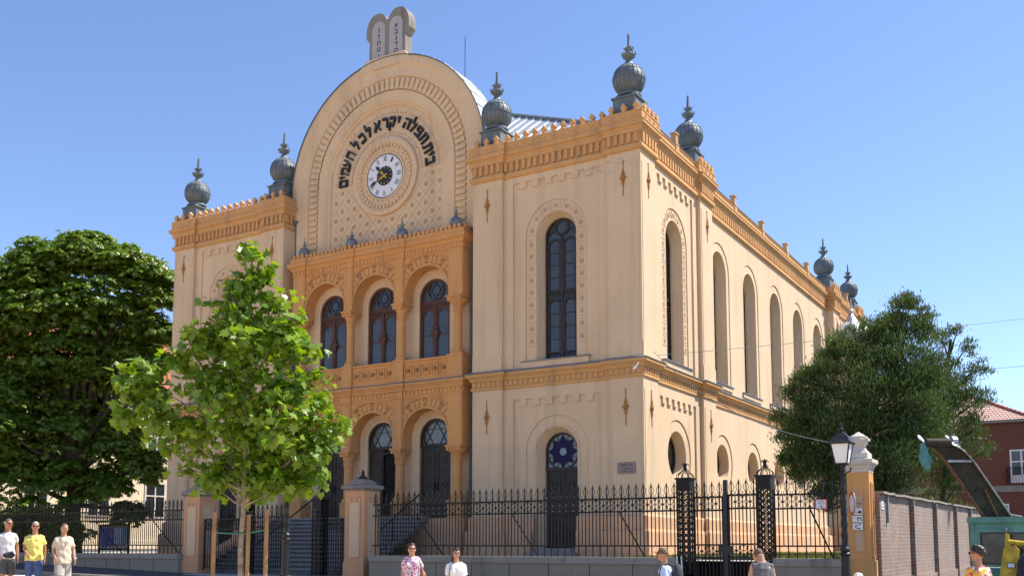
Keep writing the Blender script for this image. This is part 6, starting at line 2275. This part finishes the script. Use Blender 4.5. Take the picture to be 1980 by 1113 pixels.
def person(label, loc, face, H, arms, legs, top, bottom, hair, skin='skin', build=1.0, sleeve=.5, short=True, hairstyle='short', head_turn=0.0, lean=0.0, glasses=None, head_drop=0.0, group=None, hem=.84, woman=False, extra=None):
    k = H / 1.75
    t = thing('person', label, 'person', loc, math.atan2(face[0], -face[1]), group)
    t.scale = (k, k, k)
    bw = build
    def lz(x, y, z):                       # bend forward about the hips
        if z <= .95 or lean == 0: return (x, y, z)
        d = z - .95
        return (x, y - d * math.sin(lean), .95 + d * math.cos(lean))
    sh = .132 if woman else .148
    b = MB()
    torso = [(.84, .150, .105), (.93, .165, .118), (1.02, .145, .110), (1.12, .142, .108), (1.24, .158, .115), (1.34, .160, .112), (1.41, .125, .085), (1.455, .078, .065), (1.50, .060, .060), (1.58, .053, .056)]
    rows = []
    for z, rx, ry in torso:
        c = lz(0, 0, z)
        m = bw if z < 1.42 else 1
        rows.append((c[2], rx * m, ry * m, c[0], c[1]))
    rings(b, rows)
    HC = Vector(lz(0, -.015, 1.655)) + Vector((0, -head_drop * .5, -head_drop * .35))
    rot = Matrix.Rotation(head_turn, 3, 'Z') @ Matrix.Rotation(-head_drop - lean * .6, 3, 'X')
    def hp(x, y, z): return HC + rot @ Vector((x, y, z))
    capsule(b, [Vector(lz(0, .005, 1.50)), HC + rot @ Vector((0, .02, -.06))], [.056, .055])
    b.ball(HC, .081, .100, .118, 16, 12, rot)
    b.ball(hp(0, -.04, -.062), .052, .052, .056, 12, 8, rot)
    b.ball(hp(0, -.072, -.100), .024, .022, .020, 10, 6, rot)
    b.ball(hp(0, -.105, -.014), .014, .020, .026, 10, 6, rot)
    b.ball(hp(0, -.117, -.026), .015, .014, .012, 8, 6, rot)
    b.ball(hp(0, -.082, .030), .055, .018, .014, 10, 6, rot)
    for s_ in (-1, 1):
        b.ball(hp(s_ * .079, .008, -.012), .011, .022, .032, 8, 6, rot)
        b.ball(hp(s_ * .040, -.070, -.030), .022, .022, .022, 8, 6, rot)
    A = {}
    for s_, (el, wr) in zip((-1, 1), arms):
        S0 = Vector(lz(s_ * sh * (.5 + .5 * bw), 0, 1.375))
        el, wr = Vector(el), Vector(wr)
        A[s_] = (S0, el, wr)
        capsule(b, [S0, S0.lerp(el, .45), el, el.lerp(wr, .35), wr], [.050 * bw, .045 * bw, .037, .038, .026])
        d = (wr - el).normalized()
        side = d.cross(Vector((s_, 0, 0))).normalized()
        if side.length < .1: side = Vector((0, -1, 0))
        pal = d.cross(side).normalized()
        palm = wr + d * .055
        Mr = Matrix((side, pal, d)).transposed()
        b.ball(palm, .040, .017, .052, 10, 8, Mr)
        for i, (o_, L_) in enumerate(((-.027, .062), (-.009, .075), (.009, .070), (.026, .054))):
            q0 = palm + side * o_ + d * .035
            cu = pal * (-s_ * .0)
            q1 = q0 + d * L_ * .55 + side * o_ * .10
            q2 = q1 + d * L_ * .40 + pal * (.018 if s_ > 0 else -.018)
            b.tube([q0, q1, q2], 0, 7, rs=[.0095, .009, .007])
        fw_ = -1 if side.y > 0 else 1
        q0 = palm + side * (fw_ * .030) - d * .020
        b.tube([q0, q0 + side * (fw_ * .026) + d * .030, q0 + side * (fw_ * .030) + d * .062], 0, 7, rs=[.012, .010, .008])
    Lg = {}
    for s_, (kn, an) in zip((-1, 1), legs):
        h0 = Vector((s_ * .085, 0, .88)); kn, an = Vector(kn), Vector(an)
        Lg[s_] = (h0, kn, an)
        capsule(b, [h0, h0.lerp(kn, .5), kn, kn.lerp(an, .35), an], [.092 * bw, .075 * bw, .054, .054, .036])
        capsule(b, [an + Vector((0, .03, -.045)), an + Vector((0, -.06, -.05)), an + Vector((s_ * .015, -.16, -.062))], [.034, .036, .024])
    me = fused(b, .0085, 5)
    body = link('body', me, skin, t, local=True)
    # clothing
    g = MB()
    rows = []
    for z, rx, ry in [(hem, .182, .145), (.90, .184, .146), (1.0, .170, .140), (1.12, .160, .130), (1.24, .166, .130), (1.34, .166, .124), (1.405, .132, .096), (1.445, .088, .076)]:
        c = lz(0, 0, z)
        rows.append((c[2], rx * bw, ry * bw, c[0], c[1]))
    rings(g, rows, 22)
    if woman:
        for s_ in (-1, 1):
            g.ball(lz(s_ * .075, -.09, 1.27), .075 * bw, .07 * bw, .075, 12, 8)
    for s_ in (-1, 1):
        S0, el, wr = A[s_]
        if sleeve > 0:
            e_ = S0.lerp(el, min(1, sleeve * 1.5)) if sleeve < .67 else el
            capsule(g, [S0 + Vector((-s_ * .05, 0, .022)), S0, S0.lerp(e_, .6)], [.060 * bw, .062 * bw, .060 * bw])
            pts = [S0, S0.lerp(e_, .6), e_]
            rr = [.060 * bw, .060 * bw, .060 * bw]
            if sleeve >= .67:
                pts += [el.lerp(wr, .9)]; rr += [.045]
            g.tube(pts, 0, 12, rs=rr)
        else:
            capsule(g, [S0 + Vector((-s_ * .05, 0, .012)), S0 + Vector((-s_ * .02, 0, .0))], [.060 * bw, .064 * bw])
    rgp = np.random.default_rng(int(abs(loc[0] * 1000)) % 9999)
    gm_ = fused(g, .011, 3)
    # soft folds
    nv = len(gm_.vertices)
    co = np.empty(nv * 3); gm_.vertices.foreach_get("co", co); co = co.reshape(-1, 3)
    nn = np.empty(nv * 3); gm_.vertices.foreach_get("normal", nn); nn = nn.reshape(-1, 3)
    ph = rgp.uniform(0, 6, 4)
    wv = .005 * np.sin(co[:, 2] * 34 + co[:, 0] * 22 + ph[0]) + .004 * np.sin(co[:, 0] * 55 + co[:, 2] * 11 + ph[1]) + .003 * np.sin(co[:, 1] * 60 - co[:, 2] * 25 + ph[2])
    co += nn * wv[:, None]
    gm_.vertices.foreach_set("co", co.ravel()); gm_.update()
    link('shirt' if not woman else 'blouse', gm_, top, t, local=True)
    p = MB()
    rings(p, [(.80, .150 * bw, .114 * bw, 0, 0), (.88, .160 * bw, .120 * bw, 0, 0), (.97, .150 * bw, .114 * bw, 0, 0)], 20)
    for s_ in (-1, 1):
        h0, kn, an = Lg[s_]
        if short:
            e_ = h0.lerp(kn, 1.02)
            p.tube([h0, h0.lerp(kn, .5), e_], 0, 14, rs=[.104 * bw, .098 * bw, .096 * bw])
            p.ball(h0, .104 * bw, seg=14, rings=8)
        else:
            capsule(p, [h0, h0.lerp(kn, .5), kn, kn.lerp(an, .6)], [.104 * bw, .092 * bw, .074, .068])
            p.tube([kn.lerp(an, .6), an + Vector((0, .01, -.01))], 0, 14, rs=[.066, .070])
    link('shorts' if short else 'trousers', fused(p, .011, 4), bottom, t, local=True)
    s2 = MB()
    for s_ in (-1, 1):
        an = Lg[s_][2]
        capsule(s2, [an + Vector((0, .035, -.045)), an + Vector((0, -.06, -.048)), an + Vector((s_ * .015, -.165, -.058))], [.042, .044, .032])
    s2 = fused(s2, .009, 3)
    link('shoes', s2, 'shoe', t, local=True)
    # hair
    hm = MB()
    N1, N2 = 24, 18
    def keep(c):
        y, z = c.y, c.z
        if hairstyle == 'bald': return z > -.02 and y > .055 and z < .05
        if hairstyle == 'crop': return z + .62 * y > .030
        return z + .75 * y > .022
    tmp = MB(); sc = 1.0 if hairstyle in ('crop', 'bald') else 1.05
    tmp.ball((0, 0, 0), 0.0845 * sc, .1035 * sc, .1215 * sc, N1, N2)
    fs = []
    for f in tmp.f:
        c = sum((Vector(tmp.v[i]) for i in f), Vector()) / len(f)
        if keep(c): fs.append(f)
    vs = [hp(*(Vector(v) * (1 + (.02 * math.sin(17 * v[0] / .08 + 9 * v[2] / .1))))) for v in tmp.v]
    hm.add(vs, fs)
    if hairstyle == 'bun':
        for q, r_ in (((0, .06, .05), .075), ((0, .085, .01), .065), ((.02, .03, .085), .06), ((-.03, .03, .08), .06), ((0, -.02, .10), .05)):
            hm.ball(hp(*q), r_, r_, r_ * .85, 12, 8)
    if hairstyle == 'long':
        for s_ in (-1, 1):
            for q, r_ in (((s_ * .072, .025, -.03), .045), ((s_ * .078, .035, -.09), .042), ((s_ * .075, .04, -.15), .035)):
                hm.ball(hp(*q), r_ * .7, r_, r_ * 1.2, 10, 8)
        hm.ball(hp(0, .07, -.06), .085, .05, .11, 12, 8)
        hm.ball(hp(0, -.055, .085), .06, .045, .03, 12, 8)
    if hairstyle == 'curly':
        rr_ = random.Random(3)
        for _ in range(70):
            d = Vector((rr_.gauss(0, 1), rr_.gauss(0, 1) + .3, abs(rr_.gauss(0, 1)) + .1)).normalized()
            hm.ball(hp(d.x * .085, d.y * .10, d.z * .118), .03, seg=7, rings=5)
    hm.build('hair', hair, t, smooth=80, local=True)
    e = MB()
    for s_ in (-1, 1):
        e.ball(hp(s_ * .031, -.086, .006), .011, .010, .007, 8, 6, rot)
    e.build('eyes', 'black', t, smooth=True, local=True)
    e = MB(); e.ball(hp(0, -.096, -.062), .024, .010, .007, 10, 6, rot)
    e.build('mouth', 'lip', t, smooth=True, local=True)
    if glasses:
        e = MB()
        for s_ in (-1, 1):
            e.ball(hp(s_ * .033, -.104, .006), .029, .008, .020, 12, 8, rot)
            e.tube([hp(s_ * .06, -.09, .012), hp(s_ * .083, -.02, .012), hp(s_ * .083, .02, .0)], .0045, 5)
        e.tube([hp(-.02, -.108, .012), hp(.02, -.108, .012)], .005, 5)
        e.build('sunglasses', glasses, t, smooth=True, local=True)
    if extra:
        extra(t, hp, lz)
    return t

WALK = (((-.10, -.10, .50), (-.11, .06, .09)), ((.10, -.02, .49), (.11, .22, .16)))
WALK2 = (((-.10, .02, .48), (-.11, .26, .17)), ((.10, -.13, .50), (.11, -.12, .09)))
STAND = (((-.10, -.02, .48), (-.11, .02, .09)), ((.10, -.01, .48), (.11, .03, .09)))
def arm(s, el=(.25, .02, 1.12), wr=(.25, -.08, .88)):
    return ((s * el[0] * .86, el[1], el[2]), (s * wr[0] * .88, wr[1], wr[2]))

def waist_bag(t, hp, lz):
    m = MB(); m.ball((0.02, -.14, .93), .13, .055, .075, 14, 10)
    m.tube([(.165 * math.cos(a), .125 * math.sin(a), .96) for a in np.linspace(0, 2 * PI, 20)][:-1], .014, 5, closed=True)
    m.build('belt_bag', 'darkcloth', t, smooth=True, local=True)
    c = MB()
    c.tube([hp(.081, -.03, .0), hp(.088, .0, .022), hp(.080, .06, .03), hp(0, .107, .02), hp(-.080, .06, .03), hp(-.088, .0, .022), hp(-.081, -.03, .0)], .007, 5)
    c.build('glasses_strap', 'white', t, local=True)
def pendant(t, hp, lz):
    m = MB(); m.tube([(-.07, -.09, 1.44), (-.03, -.135, 1.32), (0, -.145, 1.24), (.03, -.135, 1.32), (.07, -.09, 1.44)], .004, 4)
    m.ball((0, -.15, 1.23), .016, seg=8, rings=6)
    m.build('pendant', 'zinc', t, local=True)
    w_ = MB().lathe((.262, -.10, .93), [(.031, -.012), (.031, .012)], 12); w_.build('wristwatch', 'white', t, local=True)
def tan_bag(t, hp, lz):
    m = MB(); m.ball((.25, .02, 1.02), .07, .12, .13, 12, 8); m.build('shoulder_bag', 'leather', t, smooth=True, local=True)
    s_ = MB().tube([(.24, -.07, 1.10), (.18, -.08, 1.32), (.14, .0, 1.455), (.18, .10, 1.30), (.25, .10, 1.10)], .013, 5); s_.build('bag_strap', 'leather', t, local=True)
def thin_strap(t, hp, lz):
    s_ = MB().tube([(-.11, .06, 1.46), (-.135, -.08, 1.40), (-.165, -.13, 1.24), (-.185, -.10, 1.05), (-.2, .0, .95)], .010, 5); s_.build('bag_strap', 'darkcloth', t, local=True)
    m = MB(); m.ball((-.22, .03, .88), .05, .11, .10, 12, 8); m.build('shoulder_bag', 'darkcloth', t, smooth=True, local=True)
def cap_and_pack(t, hp, lz):
    m = MB()
    tmp = MB(); tmp.ball((0, 0, 0), .088, .108, .124, 20, 14)
    fs = [f for f in tmp.f if sum((Vector(tmp.v[i]) for i in f), Vector()).z / len(f) > .018]
    m.add([hp(*v) for v in tmp.v], fs)
    m.ball(hp(0, -.12, .03), .07, .065, .010, 12, 6)
    m.build('cap', 'hairbrown', t, smooth=True, local=True)
    k = MB(); k.ball((.0, .20, 1.24), .16, .10, .24, 14, 10); k.ball((0, .26, 1.15), .12, .06, .13, 12, 8)
    k.build('rucksack', 'darkcloth', t, smooth=True, local=True)
    s_ = MB()
    for q in (-1, 1):
        s_.tube([(q * .11, .13, 1.42), (q * .115, .02, 1.475), (q * .12, -.10, 1.40), (q * .13, -.125, 1.22), (q * .15, .02, 1.06), (q * .12, .14, 1.04)], .018, 6)
    s_.build('rucksack_strap', 'darkcloth', t, local=True)

person('man in white tee and dark shorts with white glasses strap, hand in pocket', (-10.93, -14.86, gz(-10.9)), (.93, -.37), 1.90,
       (arm(-1, (.25, .06, 1.13), (.19, -.06, .93)), arm(1, (.25, .03, 1.13), (.26, .0, .88))), WALK, 'tee', 'shorts', 'hairbrown', 'skin2', 1.0, .42, True, 'crop', .35, 0, 'black', extra=waist_bag)
person('man in plain yellow tee and blue jeans with short grey hair and sunglasses', (-10.35, -14.50, gz(-10.35)), (.86, -.50), 1.84,
       (arm(-1, (.25, .0, 1.13), (.16, -.22, .96)), arm(1, (.27, .08, 1.13), (.27, .10, .88))), WALK2, 'yellowtee', 'jeans', 'hairgrey', 'skin2', 1.13, .42, False, 'crop', 0.0, 0, 'black')
person('man in checked short-sleeved shirt and pale shorts with a pendant', (-9.73, -14.12, gz(-9.7)), (.95, -.30), 1.81,
       (arm(-1, (.26, .05, 1.13), (.22, -.08, .93)), arm(1, (.28, .0, 1.14), (.27, -.12, .90))), WALK, 'plaid', 'khaki', 'hairbrown', 'skin', 1.12, .5, True, 'crop', .2, 0, None, hem=.80, extra=pendant)
person('woman in pink flowered blouse with sunglasses and tan shoulder bag', (.79, -13.58, gz(.8)), (.62, -.78), 1.62,
       (arm(-1, (.22, .03, 1.13), (.23, -.02, .88)), arm(1, (.27, .06, 1.13), (.30, -.06, .93))), WALK, 'pinkfloral', 'darkcloth', 'hairred', 'skin', 1.12, .45, False, 'bun', 0.1, 0, 'black', .12, woman=True, extra=tan_bag)
person('smiling woman in white blouse with long dark hair and thin bag strap', (2.12, -13.94, gz(2.1)), (.66, -.75), 1.54,
       (arm(-1, (.23, .03, 1.12), (.24, .0, .88)), arm(1, (.24, .03, 1.12), (.25, -.02, .88))), WALK2, 'whiteblouse', 'jeans', 'hairdark', 'skin', 1.22, .5, False, 'long', .1, 0, 'hairbrown', woman=True, extra=thin_strap)
person('man in pale blue shirt and brown cap carrying a dark rucksack', (6.16, -13.26, gz(6.2)), (-.93, -.22), 1.66,
       (arm(-1, (.24, .0, 1.13), (.22, -.16, 1.0)), arm(1, (.24, .02, 1.13), (.22, -.14, .98))), WALK, 'blueshirt', 'darkcloth', 'hairbrown', 'skin2', 1.05, .8, False, 'crop', 0, .08, 'black', extra=cap_and_pack)
person('man in sleeveless grey shirt seen from behind with head bowed', (7.77, -12.87, gz(7.8)), (-.55, .80), 1.80,
       (arm(-1, (.25, -.10, 1.10), (.20, -.26, .94)), arm(1, (.26, -.10, 1.10), (.20, -.26, .94))), WALK, 'greytank', 'darkcloth', 'hairbrown', 'skin', 1.05, 0, False, 'crop', .2, .22, None, .25)
person('woman in red and yellow flowered blouse with dark tied-up hair, seen from behind', (11.04, -12.09, gz(11)), (-.62, .72), 1.82,
       (arm(-1, (.22, .0, 1.13), (.22, -.12, .93)), arm(1, (.23, .0, 1.13), (.23, -.10, .9))), WALK2, 'redfloral', 'darkcloth', 'hairdark', 'skin2', 1.12, .5, False, 'bun', .55, 0, 'black', woman=True, extra=thin_strap)
person('short elderly person with curly white hair in front of the ochre pillar', (9.66, -14.4, gz(9.7)), (.3, -.95), 1.38,
       (arm(-1), arm(1)), STAND, 'tee', 'darkcloth', 'hairwhite', 'skin', 1.05, .5, False, 'curly', 0, 0, None, woman=True)
person('worker in dark blue clothes leaning beside the teal cab', (11.15, -4.25, gz(11) + .22), (.75, .66), 1.72,
       (arm(-1, (.25, -.05, 1.12), (.22, -.28, 1.05)), arm(1, (.25, -.05, 1.12), (.2, -.3, 1.05))), STAND, 'darkcloth', 'darkcloth', 'hairdark', 'skin2', 1.05, .8, False, 'crop', 0, .25, None)
